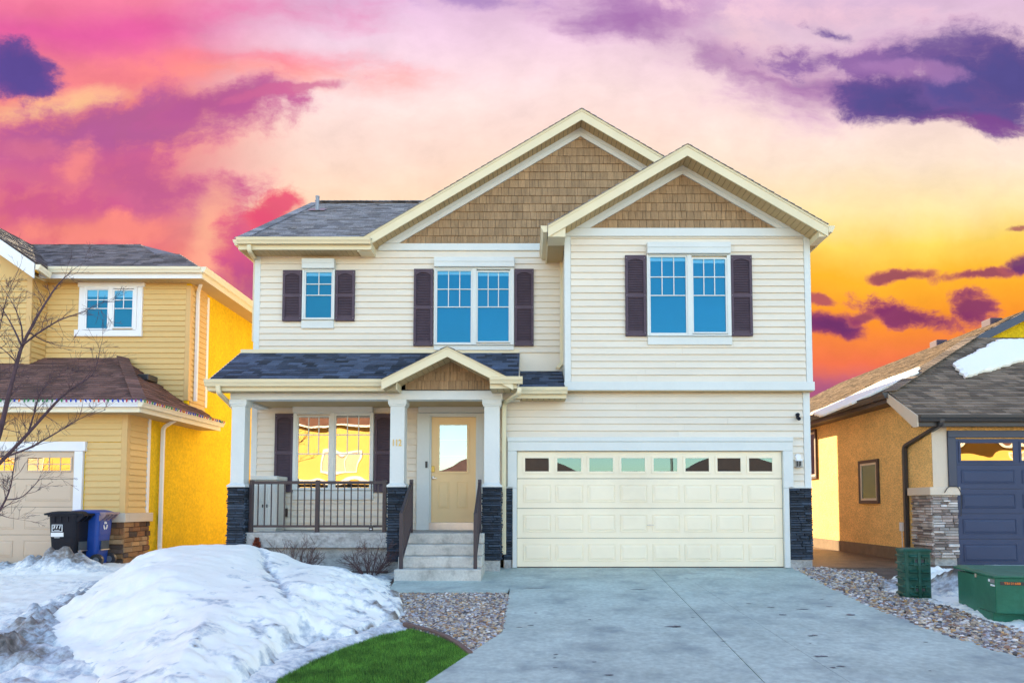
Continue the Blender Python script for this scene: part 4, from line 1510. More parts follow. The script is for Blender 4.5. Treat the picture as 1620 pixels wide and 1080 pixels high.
MB().box(NX - 0.09, NX + 0.024, 15.85 - 0.024, 15.94, 3.6, 6.32).build('corner_trim', 'tan_trim', NL, bevel=0.006)
MB().box(NX, NX + 0.03, 16.66, 16.76, 3.55, 6.3).build('corner_trim', 'white_trim', NL, bevel=0.006)
siding(wwall, 'tan_siding', -13.6, 15.35, (1, 0, 0), 13.6 - 11.37 - 0.1, lz(575, 15.35), 6.35, (0, -1, 0))
siding(wwall, 'tan_siding', -11.37, 15.38, (0, 1, 0), 0.47, lz(575, 15.5), 6.4, (1, 0, 0), seam=False)
MB().box(-11.47, -11.346, 15.326, 15.38, 4.2, 6.5).build('corner_trim', 'tan_trim', NL, bevel=0.006)

# upper roof
ze = az(424, 15.45, 318)
eyy = 15.45
eR = Vector((NX + 0.45, eyy, ze))
sl = 0.62
D1 = lambda py: (ze - sl * eyy - CAMZ) / ((798 - py) / FPX - sl)


def onp(px, py):
    n = Vector((0, -sl, 1)).normalized()
    return hit(px, py, eR, n)


pA, pB, pC, pD = onp(285, 402), onp(246, 402), onp(222, 386), onp(20, 386)
e2 = Vector((pB.x, eyy, ze))
polyA = [Vector((-14, eyy, ze)), e2, pB, pC, Vector((-14, pC.y, pC.z))]
polyB = [e2, eR, pA, pB]
rfm = MB()
dn = Vector((0, 0, -0.02))
for p in (polyA, polyB):
    rfm.poly([q + dn for q in p])
bk = 21.2
rfm.poly([eR + dn, Vector((eR.x, bk, ze)) + dn, pA + dn])
rfm.poly([Vector((eR.x, bk, ze)) + dn, Vector((-14, bk, ze)) + dn, Vector((-14, pC.y, pC.z)) + dn, pC + dn, pB + dn, pA + dn])
rf = rfm.build('roof', 'shingle_slate', NL)
courses(rf, 'shingles', 'shingle_slate', [q - Vector((0, 0, .01)) for q in polyA], 0.14, 0.16, 0.34, 0.016, 0.002)
courses(rf, 'shingles', 'shingle_slate', [q - Vector((0, 0, .01)) for q in polyB], 0.14, 0.16, 0.34, 0.016, 0.002)
gutter(NL, (-11.2, eyy - .005, ze - 0.005), (eR.x + 0.02, eyy - .005, ze - 0.005), (0, -1, 0), 'cream_gutter', 0.12, 0.13)
MB().box(-11.3, eR.x, eyy, eyy + 0.022, ze - 0.24, ze - 0.02).build('fascia_board', 'white_trim', NL)
gutter(NL, (eR.x + 0.021, eyy - .1, ze - 0.005), (eR.x + 0.021, bk, ze - 0.005), (1, 0, 0), 'cream_gutter', 0.12, 0.13)
MB().box(eR.x - 0.002, eR.x + 0.02, eyy + 0.023, bk, ze - 0.24, ze - 0.02).build('fascia_board', 'cream_gutter', NL)
soffit_strips(NL, (-11.3, eyy + .023, ze - 0.22), (eR.x - 0.003, eyy + .023, ze - 0.22), (0, 1, 0), 0.375)
soffit_strips(NL, (NX + 0.001, 15.85, ze - 0.22), (NX + 0.001, bk, ze - 0.22), (1, 0, 0), eR.x - NX - 0.004)
downspout(NL, bend([at(318, 437, eyy + 0.45), at(318, 449, eyy + 0.45), Vector((NX + 0.06, 16.1, az(462, 16.1, 302))), Vector((NX + 0.06, 16.1, 3.62))], 0.08), 'white_trim')
# wing gable rake and roof
wy = 14.95
wa, wb = at(-90, 316, wy), at(54, 416, wy)
wsl = (wa.z - wb.z) / (wb.x - wa.x)
MB().prism([wa, wb, wb + Vector((0, 0, -0.34)), wa + Vector((0, 0, -0.34))], (0, 0.03, 0)).build('rake_board', 'white_trim', NL)
wr = MB().prism([wa + Vector((0, 0.03, 0.02)), wb + Vector((0.03, 0.03, 0.02)), wb + Vector((0.03, 0.03, -0.05)), wa + Vector((0, 0.03, -0.05))], (0, 4.0, 0)).build('wing_roof', 'brown_frame', NL)
courses(wr, 'shingles', 'shingle_slate', [wb + Vector((0.04, -0.02, 0.025)), wb + Vector((0.04, 4, 0.025)), wa + Vector((0, 4, 0.025)), wa + Vector((0, -0.02, 0.025))], 0.14, 0.16, 0.34, 0.016, 0.002)
MB().prism([wa + Vector((0, 0.031, -0.30)), wb + Vector((0, 0.031, -0.30)), wb + Vector((0, 0.40, -0.30)), wa + Vector((0, 0.40, -0.30))], (0, 0, 0.01)).build('soffit', 'soffit', NL)
MB().prism([(-18, 15.352, 6.34), (-11.37, 15.352, 6.34), (-11.37, 15.352, wb.z + wsl * (wb.x + 11.37) - 0.3), (-18, 15.352, wb.z + wsl * (wb.x + 18) - 0.3)], (0, 0.4, 0)).build('gable_wall', 'tan_siding', NL)
gutter(NL, (wb.x + 0.03, wy, wb.z - 0.03), (wb.x + 0.03, eyy - 0.12, wb.z - 0.10), (1, 0, 0), 'cream_gutter', 0.12, 0.11)
# upper window
wf2 = (125.7, 446, 229, 533)
uw = window(NL, 15.85, (135, 455, 219, 524), [(140, 460, 173, 520.5), (183, 461, 212, 518.5)], [475.5, 489], 2, 'glass_blue', 'room_teal', frame='white_trim', blind=0.16, mun='white_trim', depth=0.085)
cz = lambda p: az(p, 15.85, 175)
cx_ = lambda p: ax(p, 490, 15.85)
tm = MB()
tm.box(cx_(125), cx_(229.5), 15.85 - 0.075, 15.849, cz(455), cz(445))
tm.box(cx_(127), cx_(135), 15.85 - 0.065, 15.849, cz(522.5), cz(455) - 0.001)
tm.box(cx_(219), cx_(227), 15.85 - 0.065, 15.849, cz(522.5), cz(455) - 0.001)
tm.box(cx_(122), cx_(228), 15.85 - 0.085, 15.849, cz(533), cz(522.5) - 0.001)
tm.build('window_trim', 'white_trim', uw, bevel=0.006)
# garage hip roof
ga, gb_ = Vector((-14, 13.1, z_low)), Vector((NX + 0.47, 13.1, z_low))
gap_ = Vector((-9.54, 15.83, az(565, 15.83, 186)))
gback = Vector((NX + 0.47, 16.5, z_low))
zs = z_low + 0.47 * (gap_.z - z_low) / (gb_.x - gap_.x)
gf = [ga, gb_, gap_, Vector((-14, 15.83, gap_.z))]
gs = [gb_, gback, Vector((NX, 16.5, zs)), Vector((NX, 15.86, zs)), gap_]
gr = MB().poly([p + dn for p in gf]).poly([p + dn for p in gs]).build('garage_roof', 'shingle_brown', NL)
courses(gr, 'shingles', 'shingle_brown', [q - Vector((0, 0, .01)) for q in gf], 0.14, 0.16, 0.34, 0.016, 0.002)
courses(gr, 'shingles', 'shingle_brown', [q - Vector((0, 0, .01)) for q in gs], 0.14, 0.16, 0.34, 0.016, 0.002)
cp = MB()
k = 16
for i in range(k):
    p, q = gb_ + (gap_ - gb_) * (i / k), gb_ + (gap_ - gb_) * ((i + 1.15) / k)
    cp.bar(p + Vector((0, 0, 0.02)), q + Vector((0, 0, 0.01)), 0.24, 0.014)
cp.build('ridge_cap', 'shingle_brown', gr, kind='stuff')
rv = hit(232, 600, gb_, (gback - gb_).cross(gap_ - gb_).normalized())
MB().box(rv.x - .15, rv.x + .15, rv.y - .2, rv.y + .2, rv.z - 0.05, rv.z + 0.09).build('roof_vent', 'charcoal', gr, bevel=0.02)
gutter(NL, (-14, 13.095, z_low - 0.005), (gb_.x + 0.02, 13.095, z_low - 0.005), (0, -1, 0), 'white_trim', 0.12, 0.12)
MB().box(-14, gb_.x, 13.1, 13.12, z_low - 0.22, z_low - 0.02).build('fascia_board', 'cream_gutter', NL)
gutter(NL, (gb_.x + 0.021, 13.0, z_low - 0.005), (gb_.x + 0.021, 16.5, z_low - 0.005), (1, 0, 0), 'cream_gutter', 0.12, 0.12)
MB().box(gb_.x, gb_.x + 0.02, 13.121, 16.5, z_low - 0.22, z_low - 0.02).build('fascia_board', 'cream_gutter', NL)
soffit_strips(NL, (-14, 13.121, z_low - 0.20), (gb_.x, 13.121, z_low - 0.20), (0, 1, 0), 0.375)
soffit_strips(NL, (NX + 0.001, 13.5, z_low - 0.20), (NX + 0.001, 16.5, z_low - 0.20), (1, 0, 0), 0.467)
dsp = downspout(NL, bend([at(286, 653, 14.6), at(285, 660, 14.6), Vector((NX + 0.06, 14.72, lz(676, 14.72, 252))), Vector((NX + 0.06, 14.72, 0.28)), Vector((NX + 0.16, 14.55, 0.16))], 0.08), 'white_trim')
MB().box(NX + 0.001, NX + 0.05, 14.75, 14.84, 0.75, 0.98).build('meter_box', 'charcoal', NL)
# garage door of the left neighbour
dz0, dz1 = 0.03, lz(714)
xr_ = lx(119.5)
MB().box(xr_ + 0.003, lx(133), 13.5 - 0.07, 13.499, 0.0, hd_top - 0.19).build('garage_trim', 'white_trim', NL, bevel=0.006)
MB().box(-13.5, lx(137), 13.5 - 0.085, 13.499, hd_top - 0.189, hd_top).build('garage_trim', 'white_trim', NL, bevel=0.006)
gdn = MB().box(-13.4, xr_, 13.49, 13.4995, dz0, dz1).build('garage_door', 'joint', NL)
hs = (dz1 - dz0) / 4
wv = (lx(119) - lx(43)) / 1.0
for i in range(4):
    z0 = dz0 + i * hs
    MB().box(-13.4, xr_ - 0.002, 13.475, 13.489, z0 + 0.003, z0 + hs - 0.003).build('door_section', 'taupe_door', gdn, bevel=0.004)
    for k in range(4):
        x1 = xr_ - 0.06 - k * (wv + 0.16)
        x0 = x1 - wv + 0.05
        if x0 < -13.3:
            break
        if i == 3:
            MB().poly([(x0 + .02, 13.468, lz(744)), (x1 - .02, 13.468, lz(744)), (x1 - .02, 13.468, lz(724)), (x0 + .02, 13.468, lz(724))]).build('pane', 'glass_gold', gdn)
            MB().box(x0, x1, 13.4705, 13.474, lz(744), lz(724)).build('shade', 'room_dark', gdn)
            f = MB()
            ring(f, x0, x1, lz(746), lz(722), 0.025, 13.455, 13.4745)
            zm = (lz(744) + lz(724)) / 2
            f.box(x0 + .025, x1 - .025, 13.46, 13.467, zm - 0.008, zm + 0.008)
            for q in (1, 2, 3):
                xx = x0 + (x1 - x0) * q / 4
                f.box(xx - 0.008, xx + 0.008, 13.461, 13.466, lz(746) + .025, zm - 0.008)
                f.box(xx - 0.008, xx + 0.008, 13.461, 13.466, zm + 0.008, lz(722) - .025)
            f.build('window_frame', 'taupe_door', gdn)
        else:
            emboss(gdn, x0, x1, 13.475, z0 + hs * 0.2, z0 + hs * 0.8, 'taupe_door', 0.010, 0.03)
# stone base with ledge cap
ys = 13.42
sb = MB().box(lx(134), NX + 0.03, ys + 0.02, 13.499, -0.1, cap_z0).build('stone_base', 'ledge_brown', NL)
MB().box(NX + 0.001, NX + 0.03, 13.499, 14.3, -0.1, cap_z0).build('stone_base', 'ledge_brown', NL)
ledge(sb, 'ledge_brown', (lx(134), ys + 0.02, 0), (1, 0, 0), (0, -1, 0), NX + 0.05 - lx(134), 0.0, cap_z0, (0.085, 0.13), (0.14, 0.36), (0.015, 0.05), objs=True)
ledge(sb, 'ledge_brown', (NX + 0.03, ys, 0), (0, 1, 0), (1, 0, 0), 0.9, 0.0, cap_z0, (0.085, 0.13), (0.14, 0.36), (0.015, 0.05), objs=True)
MB().box(lx(134), NX + 0.10, ys - 0.05, 13.4985, cap_z0 + 0.001, cap_z1 - 0.001).build('ledge_cap', 'pale_stucco', NL, bevel=0.01)
MB().box(NX + 0.031, NX + 0.10, 13.4986, 14.36, cap_z0 + 0.001, cap_z1 - 0.001).build('ledge_cap', 'pale_stucco', NL, bevel=0.01)

# string of coloured bulbs along the garage eave
SLT = thing('string_lights', 'string of small coloured bulbs along the tan house garage eave', 'string lights', (NX, 13, z_low))
path = [Vector((-10.6, 12.965, z_low + 0.012)), Vector((gb_.x + 0.14, 12.965, z_low + 0.012)), Vector((gb_.x + 0.15, 16.45, z_low + 0.012))]
MB().tube([path[0], path[1]], 0.006, 5).tube([path[1], path[2]], 0.006, 5).build('cord', 'charcoal', SLT)
bm_ = []
for i in range(5):
    o = MB().lathe((0, 0, 0), [(0.008, 0.0), (0.010, -0.015), (0.017, -0.025), (0.015, -0.045), (0.006, -0.062)], 6).build('bulb', 'bulb%d' % i, SLT, smooth=True)
    bm_.append(o)
cnt = 0
rb_ = random.Random(5)
for a, b in ((path[0], path[1]), (path[1], path[2])):
    n = int((b - a).length / 0.088)
    for i in range(n):
        p = a + (b - a) * ((i + 0.5) / n)
        if cnt < 5:
            o = bm_[cnt]
        else:
            o = bm_[rb_.randrange(5)].copy()
            col.objects.link(o)
        o.location = p
        o.rotation_euler = (rb_.uniform(-.3, .3), rb_.uniform(-.3, .3), 0)
        cnt += 1

# ------------------------------------------------------------------ right neighbour
RX = 7.8
NR = thing('house', 'low orange stucco house with a navy garage door and snow on its roof', 'house', (RX, 13.2, 0))
YF = 13.2
swall = MB().box(RX, 20, YF, 28, -0.2, 2.9).build('wall', 'orange_stucco', NR)
MB().prism([(RX, 13.22, 2.901), (RX, 28, 2.901), (RX, 28, 3.3), (RX, 13.75, 3.3)], (10, 0, 0)).build('wall', 'orange_stucco', NR)
MB().box(RX - 0.012, RX + 0.1, YF + 0.1, 28, -0.2, 0.27).build('foundation', 'foundation', NR)
rxx = lambda p, Y=YF, py=780: ax(p, py, Y)
rzz = lambda p, Y=YF, px=1550: az(p, Y, px)
MB().box(RX - 0.002, rxx(1500), YF - 0.012, YF - 0.001, 0.0, 2.9).build('wall', 'pale_stucco', NR)
MB().box(rxx(1500) + 0.001, 20, YF - 0.011, YF - 0.001, rzz(681), 2.9).build('wall', 'orange_stucco', NR)
# front roof slope, left slope, dutch gable
sL, sF = 0.5, 0.60
zL, zF = 3.48, 2.87
xe, yeF = 7.40, 12.95
zleft = lambda x: zL + sL * (x - xe)
zfront = lambda y: zF + sF * (y - yeF)
yk = yeF + (zL - zF) / sF
hipx = 11.3
hipy = yeF + (zleft(hipx) - zF) / sF
rgx = 12.9
fpoly = [Vector((xe, yeF, zF)), Vector((18, yeF, zF)), Vector((18, hipy, zfront(hipy))), Vector((hipx, hipy, zfront(hipy))), Vector((xe, yk, zL))]
lpoly = [Vector((xe, 28, zL)), Vector((xe, yk, zL)), Vector((hipx, hipy, zleft(hipx))), Vector((rgx, hipy, zleft(rgx))), Vector((rgx, 28, zleft(rgx)))]
rrf = MB().poly([p + dn for p in fpoly]).poly([p + dn for p in lpoly])
rrf.poly([Vector((rgx, hipy, zleft(rgx))) + dn, Vector((18, hipy, zleft(rgx) - sL * (18 - rgx))) + dn, Vector((18, 28, zleft(rgx) - sL * (18 - rgx))) + dn, Vector((rgx, 28, zleft(rgx))) + dn])
rrf.poly([Vector((xe, 28, zL)) + dn, Vector((18, 28, zL)) + dn, Vector((18, 28, zleft(rgx) - sL * (18 - rgx))) + dn, Vector((rgx, 28, zleft(rgx))) + dn])
rrf = rrf.build('roof', 'shingle_taupe', NR)
courses(rrf, 'shingles', 'shingle_taupe', [p - Vector((0, 0, .01)) for p in fpoly], 0.14, 0.16, 0.34, 0.018, 0.002)
courses(rrf, 'shingles', 'shingle_taupe', [p - Vector((0, 0, .01)) for p in lpoly], 0.14, 0.16, 0.34, 0.018, 0.002)
cp = MB()
for a, b in ((Vector((xe, yk, zL)), Vector((hipx, hipy, zleft(hipx)))),):
    k = int((b - a).length / 0.2)
    for i in range(k):
        p, q = a + (b - a) * (i / k), a + (b - a) * ((i + 1.15) / k)
        cp.bar(p + Vector((0, 0, 0.022)), q + Vector((0, 0, 0.012)), 0.28, 0.014)
cp.build('ridge_cap', 'shingle_taupe', rrf, kind='stuff')
gz0 = zfront(hipy)
MB().prism([(hipx + 0.2, hipy + 0.25, gz0), (15, hipy + 0.25, gz0), (rgx, hipy + 0.25, zleft(rgx) - 0.05)], (0, 0.3, 0)).build('gable_wall', 'yellow_stucco', NR)
MB().prism([(hipx - 0.35, hipy - 0.02, zleft(hipx - 0.35) - 0.02), (rgx, hipy - 0.02, zleft(rgx) - 0.02), (rgx, hipy - 0.02, zleft(rgx) - 0.24), (hipx - 0.1, hipy - 0.02, zleft(hipx - 0.1) - 0.24)], (0, 0.03, 0)).build('rake_board', 'navy_trim', NR)
MB().prism([(rgx, hipy - 0.02, zleft(rgx) - 0.02), (15, hipy - 0.02, zleft(rgx) - 1.07), (15, hipy - 0.02, zleft(rgx) - 1.29), (rgx, hipy - 0.02, zleft(rgx) - 0.24)], (0, 0.03, 0)).build('rake_board', 'navy_trim', NR)
gutter(NR, (xe, yeF - .005, zF - .004), (18, yeF - .005, zF - .004), (0, -1, 0), 'charcoal', 0.12, 0.12)
MB().box(xe, 18, yeF, yeF + 0.02, zF - 0.21, zF - 0.02).build('fascia_board', 'charcoal', NR)
MB().prism([(xe - 0.02, yeF - 0.02, zF - 0.01), (xe - 0.02, yk + 0.05, zL - 0.01), (xe - 0.02, yk + 0.05, zL - 0.2), (xe - 0.02, yeF + 0.12, zF - 0.22), (xe - 0.02, yeF - 0.02, zF - 0.22)], (0.02, 0, 0)).build('rake_board', 'pale_stucco', NR)
MB().box(xe, 18, yeF + 0.021, YF - 0.012, zF - 0.2, zF - 0.19).build('soffit', 'brown_frame', NR)
gutter(NR, (xe - 0.005, yk, zL - .004), (xe - 0.005, 28, zL - .004), (-1, 0, 0), 'charcoal', 0.12, 0.12)
MB().box(xe, xe + 0.02, yk, 28, zL - 0.21, zL - 0.02).build('fascia_board', 'brown_frame', NR)
MB().box(xe + 0.021, RX - 0.001, yk, 28, zL - 0.2, zL - 0.19).build('soffit', 'brown_frame', NR)
MB().box(RX + 0.01, 18, 14.6, 27.9, 3.301, zL - 0.06).build('wall', 'orange_stucco', NR)
downspout(NR, bend([at(1490, 657, yeF - .06), at(1489, 671, yeF - .06), Vector((RX - 0.06, 14.06, az(706, 14.06, 1431))), Vector((RX - 0.06, 14.06, 0.2))], 0.1), 'charcoal', 0.09)
# two ridge vents and the snow left on the roof
for px, py in ((1502, 534), (1590, 498)):
    p = hit(px, py, lpoly[0], Vector((-sL, 0, 1)).normalized())
    p = Vector((rgx - 0.12, p.y, zleft(rgx - 0.12)))
    y_ = FPX * rgx / (px - 838)
    MB().box(rgx - .36, rgx - .02, y_ - .2, y_ + .2, zleft(rgx) - 0.25, zleft(rgx) + 0.02).build('roof_vent', 'shutter', rrf, bevel=0.03)
def roof_snow(name, pxpts, p0, n, th, lab):
    pts = [hit(x, y, p0, n) for x, y in pxpts]
    for p in pts:
        if p.y > 16.9 and n.y < -0.1:
            p.y = 16.9
            p.z = zfront(16.9)
    # subdivided outline with jitter
    out = []
    r_ = random.Random(len(pts))
    for i in range(len(pts)):
        a, b = pts[i], pts[(i + 1) % len(pts)]
        k = max(2, int((b - a).length / 0.09))
        tdir = (b - a).normalized().cross(n)
        for j in range(k):
            out.append(a + (b - a) * (j / k) + tdir * r_.uniform(-0.035, 0.035))
    c = sum(out, Vector()) / len(out)
    rings = [[p + n * 0.012 for p in out], [p + n * (0.02 + th * 0.6) for p in out], [c + (p - c) * 0.96 + n * (0.02 + th) for p in out], [c + (p - c) * 0.85 + n * (0.02 + th * 1.1) for p in out]]
    o = MB().loft(rings).build(name, 'snow', None, smooth=False)
    tag(o, lab, 'snow')


roof_snow('roof_snow', [(1506, 579), (1526, 600), (1540, 595), (1566, 588), (1600, 578), (1660, 560), (1700, 505), (1600, 522), (1578, 541)], fpoly[0], Vector((0, -sF, 1)).normalized(), 0.07, 'large white snow patch on the front roof slope of the orange stucco house')
roof_snow('roof_snow', [(1284, 656), (1296, 652), (1350, 628), (1400, 604), (1440, 590), (1458, 583), (1452, 592), (1410, 612), (1350, 640), (1300, 660)], lpoly[0], Vector((-sL, 0, 1)).normalized(), 0.05, 'thin white snow strip along the side eave of the orange stucco house')
# side windows
def side_window(y0, y1, z0, z1):
    w = MB()
    X = RX
    for a, b, c, d in ((y0, y0 + .07, z0, z1), (y1 - .07, y1, z0, z1), (y0 + .07, y1 - .07, z0, z0 + .07), (y0 + .07, y1 - .07, z1 - .07, z1)):
        w.box(X - 0.05, X - 0.001, a, b, c, d)
    win = w.build('window', 'brown_frame', NR, bevel=0.005)
    s = MB()
    for a, b, c, d in ((y0 + .07, y0 + .12, z0 + .07, z1 - .07), (y1 - .12, y1 - .07, z0 + .07, z1 - .07), (y0 + .12, y1 - .12, z0 + .07, z0 + .12), (y0 + .12, y1 - .12, z1 - .12, z1 - .07)):
        s.box(X - 0.035, X - 0.001, a, b, c, d)
    s.build('sash', 'pale_stucco', win)
    MB().poly([(X - 0.02, y1 - .12, z0 + .12), (X - 0.02, y0 + .12, z0 + .12), (X - 0.02, y0 + .12, z1 - .12), (X - 0.02, y1 - .12, z1 - .12)]).build('pane', 'glass_garage', win)
    MB().box(X - 0.008, X - 0.001, y0 + .12, y1 - .12, z0 + .12, z1 - .12).build('shade', 'room_brown', win)


side_window(15.2, 16.1, az(796, 15.6, 1380), az(727, 15.6, 1380))
side_window(18.45, 19.5, az(757, 18.7, 1290), az(680, 18.7, 1290))
# stone pier at the corner
pc0, pc1 = az(783, 13.1, 1478), az(770, 13.1, 1478)
pz0 = az(882, 13.1, 1478)
ps = MB().box(RX - 0.05, rxx(1511), YF - 0.05, YF + 0.6, pz0, pc0).build('stone_base', 'ledge_grey', NR)
ledge(ps, 'ledge_grey', (RX - 0.08, YF - 0.05, 0), (1, 0, 0), (0, -1, 0), rxx(1511) - RX + 0.08, pz0, pc0, (0.04, 0.07), (0.12, 0.3), (0.02, 0.06), objs=True)
ledge(ps, 'ledge_grey', (RX - 0.05, YF + 0.62, 0), (0, -1, 0), (-1, 0, 0), 0.7, pz0, pc0, (0.04, 0.07), (0.12, 0.3), (0.02, 0.06), objs=True)
MB().box(RX - 0.14, rxx(1511) + 0.02, YF - 0.14, YF + 0.66, pc0 + 0.001, pc1).build('ledge_cap', 'pale_stucco', NR, bevel=0.012)
MB().box(RX - 0.03, rxx(1511) - 0.02, YF - 0.03, YF + 0.5, -0.1, pz0 - 0.001).build('footing', 'concrete_rough', NR)
# navy garage door
tr = MB()
tr.box(rxx(1500), rxx(1511), YF - 0.05, YF - 0.012, pc1, rzz(692))
tr.box(rxx(1511) - 0.02, rxx(1513), YF - 0.04, YF - 0.012, 0.0, rzz(692))
tr.box(rxx(1500), 12.0, YF - 0.06, YF - 0.012, rzz(692), rzz(681))
tr.build('garage_trim', 'navy_trim', NR, bevel=0.006)
nd = MB().box(rxx(1513), 12.0, YF - 0.02, YF - 0.0115, 0.02, rzz(694)).build('garage_door', 'charcoal', NR)
zz = [rzz(p) for p in (694, 735, 773, 812, 852, 896)]
for i in range(5):
    MB().box(rxx(1513.3), 12.0, YF - 0.032, YF - 0.021, zz[i + 1] + 0.003, zz[i] - 0.003).build('door_section', 'navy_paint', nd, bevel=0.004)
    for k in range(2):
        x0 = rxx(1520) + k * (rxx(1606) - rxx(1510))
        x1 = x0 + rxx(1604) - rxx(1520)
        if i == 0:
            f = MB()
            ring(f, x0 - .035, x1 + .02, rzz(731), rzz(698), 0.035, YF - 0.045, YF - 0.0325)
            f.build('window_frame', 'navy_paint', nd)
            MB().poly([(x0, YF - 0.036, rzz(730)), (x1, YF - 0.036, rzz(730)), (x1, YF - 0.036, rzz(700)), (x0, YF - 0.036, rzz(700))]).build('pane', 'glass_gold', nd)
            MB().box(x0, x1, YF - 0.0345, YF - 0.0325, rzz(730), rzz(700)).build('shade', 'room_brown', nd)
        else:
            emboss(nd, x0, x1, YF - 0.032, zz[i + 1] + 0.1, zz[i] - 0.1, 'navy_paint', 0.012, 0.03)
cb = MB().tube(bend([(RX + 0.12, YF - .16, pc0 + .05), (RX + 0.2, YF - .15, pc1 + .01), (rxx(1509), YF - .15, pc1 + .01), (rxx(1514), YF - .13, pc0), (rxx(1516), YF - .06, pc0 - .4)], 0.06), 0.008, 5)
tag(cb.build('cable', 'charcoal', None), 'thin black cable draped over the stone ledge beside the navy garage door', 'cable')
tag(MB().box(RX - 0.05, RX - 0.001, 14.28, 14.36, 0.62, 0.8).tube([(RX - .03, 14.3, 0.62), (RX - .04, 14.28, 0.3), (RX - .05, 14.3, 0.05)], 0.008, 5).build('outlet_cover', 'white_print', None), 'small white outdoor outlet on the orange stucco wall near the downspout', 'outlet')

rd = MB()
for y0, y1 in ((0.32, 3.0), (3.0, 12.5), (12.5, 13.15)):
    rd.prism([(8.7, y0, ground_z(y0) + 0.02), (8.7, y1, ground_z(y1) + 0.02), (12.2, y1, ground_z(y1) + 0.02), (12.2, y0, ground_z(y0) + 0.02)], (0, 0, -0.1))
struct(rd.build('driveway', 'driveway'))

# ------------------------------------------------------------------ houses across the street (seen in the window reflections)
def far_house(x0, x1, y, wall, hw, rise, roofm, lab, gable=True, wins=()):
    t = thing('house', lab, 'house', ((x0 + x1) / 2, y, sz))
    z0 = sz - 0.1
    w = MB().box(x0, x1, y - 9, y, z0, sz + hw).build('wall', wall, t)
    e = 0.45
    xm = (x0 + x1) / 2
    r = MB()
    zt, zr = sz + hw, sz + hw + rise
    if gable:
        r.prism([(x0 - e, y + e, zt - .1), (x1 + e, y + e, zt - .1), (x1 + e, y + e, zt + .06), (xm, y + e, zr), (x0 - e, y + e, zt + .06)], (0, -9 - 2 * e, 0))
    else:
        a = [(x0 - e, y + e, zt), (x1 + e, y + e, zt), (x1 + e, y - 9 - e, zt), (x0 - e, y - 9 - e, zt)]
        m0, m1 = (x0 + 3.4, y - 4.5, zr), (x1 - 3.4, y - 4.5, zr)
        r.poly([a[1], a[0], m0, m1]).poly([a[0], a[3], m0]).poly([a[3], a[2], m1, m0]).poly([a[2], a[1], m1]).poly([a[0], a[1], a[2], a[3]])
    ro = r.build('roof', roofm, t)
    MB().box(x0 - e, x1 + e, y + e - 0.02, y + e + 0.08, zt - 0.2, zt - 0.02).build('gutter', 'white_trim', t)
    if gable:
        for s in (-1, 1):
            MB().prism([(xm, y + e + .01, zr + .02), (xm + s * (xm - x0 + e), y + e + .01, zt + .08), (xm + s * (xm - x0 + e), y + e + .01, zt - .14), (xm, y + e + .01, zr - .2)], (0, 0.04, 0)).build('rake_board', 'white_trim', t)
        MB().prism([(x0, y + .005, zt - .1), (x1, y + .005, zt - .1), (xm, y + .005, zr - .25)], (0, .05, 0)).build('gable_wall', wall, t)
    if hw > 5:
        MB().box(x0 - .03, x1 + .03, y + .001, y + .05, sz + 2.95, sz + 3.2).build('belt_board', 'white_trim', t)
    for (a, b, c, d, k) in wins:
        f = MB()
        ring(f, a, b, sz + c, sz + d, 0.12, y + 0.001, y + 0.06)
        wn_ = f.build('door_frame' if k == 'door' else 'window', 'white_trim', t)
        if k == 'door':
            h = (d - c - .24) / 4
            for q in range(4):
                MB().box(a + .12, b - .12, y + .002, y + .03, sz + c + .12 + q * h + .01, sz + c + .12 + (q + 1) * h - .01).build('door_section', 'garage_cream', wn_)
        else:
            MB().box(a + .12, b - .12, y + 0.002, y + 0.02, sz + c + .12, sz + d - .12).build('pane', 'taupe_door', wn_)
            MB().box((a + b) / 2 - .03, (a + b) / 2 + .03, y + 0.0205, y + 0.05, sz + c + .12, sz + d - .12).build('glazing_bars', 'white_trim', wn_)


FY = -15.0
far_house(-19.5, -8.2, FY, 'yellow_house', 6.5, 2.3, 'shingle_brown', 'yellow two-storey house across the street, mirrored in the porch window', True,
          ((-18, -13.2, 0.1, 2.5, 'door'), (-12.2, -10.0, 0.9, 2.4, 'win'), (-17.5, -15.6, 3.6, 4.9, 'win'), (-12.4, -10.4, 3.6, 4.9, 'win')))
far_house(-7.0, 4.0, FY, 'rust_house', 2.8, 2.2, 'shingle_brown', 'low rust coloured house across the street, mirrored in the front door glass', False,
          ((-6, -1.5, 0.1, 2.4, 'door'), (0.2, 2.6, 0.9, 2.2, 'win')))
far_house(8.6, 18.5, FY - 1, 'rust_house', 2.8, 2.0, 'shingle_brown', 'low brown house across the street, mirrored in the right garage panes', False,
          ((9.5, 13.8, 0.1, 2.4, 'door'), (15, 17, 0.9, 2.2, 'win')))
far_house(21.5, 34, FY, 'yellow_house', 5.4, 2.4, 'shingle_brown', 'yellow two-storey house across the street, mirrored in the navy garage door panes', True,
          ((22.5, 27, 0.1, 2.5, 'door'), (28.5, 31, 0.9, 2.4, 'win'), (23, 25, 3.4, 4.8, 'win'), (29, 31, 3.4, 4.8, 'win')))
far_house(-34, -22.5, FY, 'yellow_house', 5.2, 2.2, 'shingle_brown', 'pale yellow two-storey house across the street at the far left end', True, ((-33, -28.5, 0.1, 2.5, 'door'), (-27, -25, 0.9, 2.4, 'win'), (-32, -30, 3.4, 4.8, 'win')))
lp = thing('street_lamp', 'tall grey street lamp across the street, mirrored in the garage panes', 'street lamp', (7.3, -10.2, sz))
MB().lathe((7.3, -10.2, sz), [(0.16, 0), (0.16, 0.12), (0.09, 0.14), (0.06, 7.6)], 12).build('pole', 'metal_grey', lp)
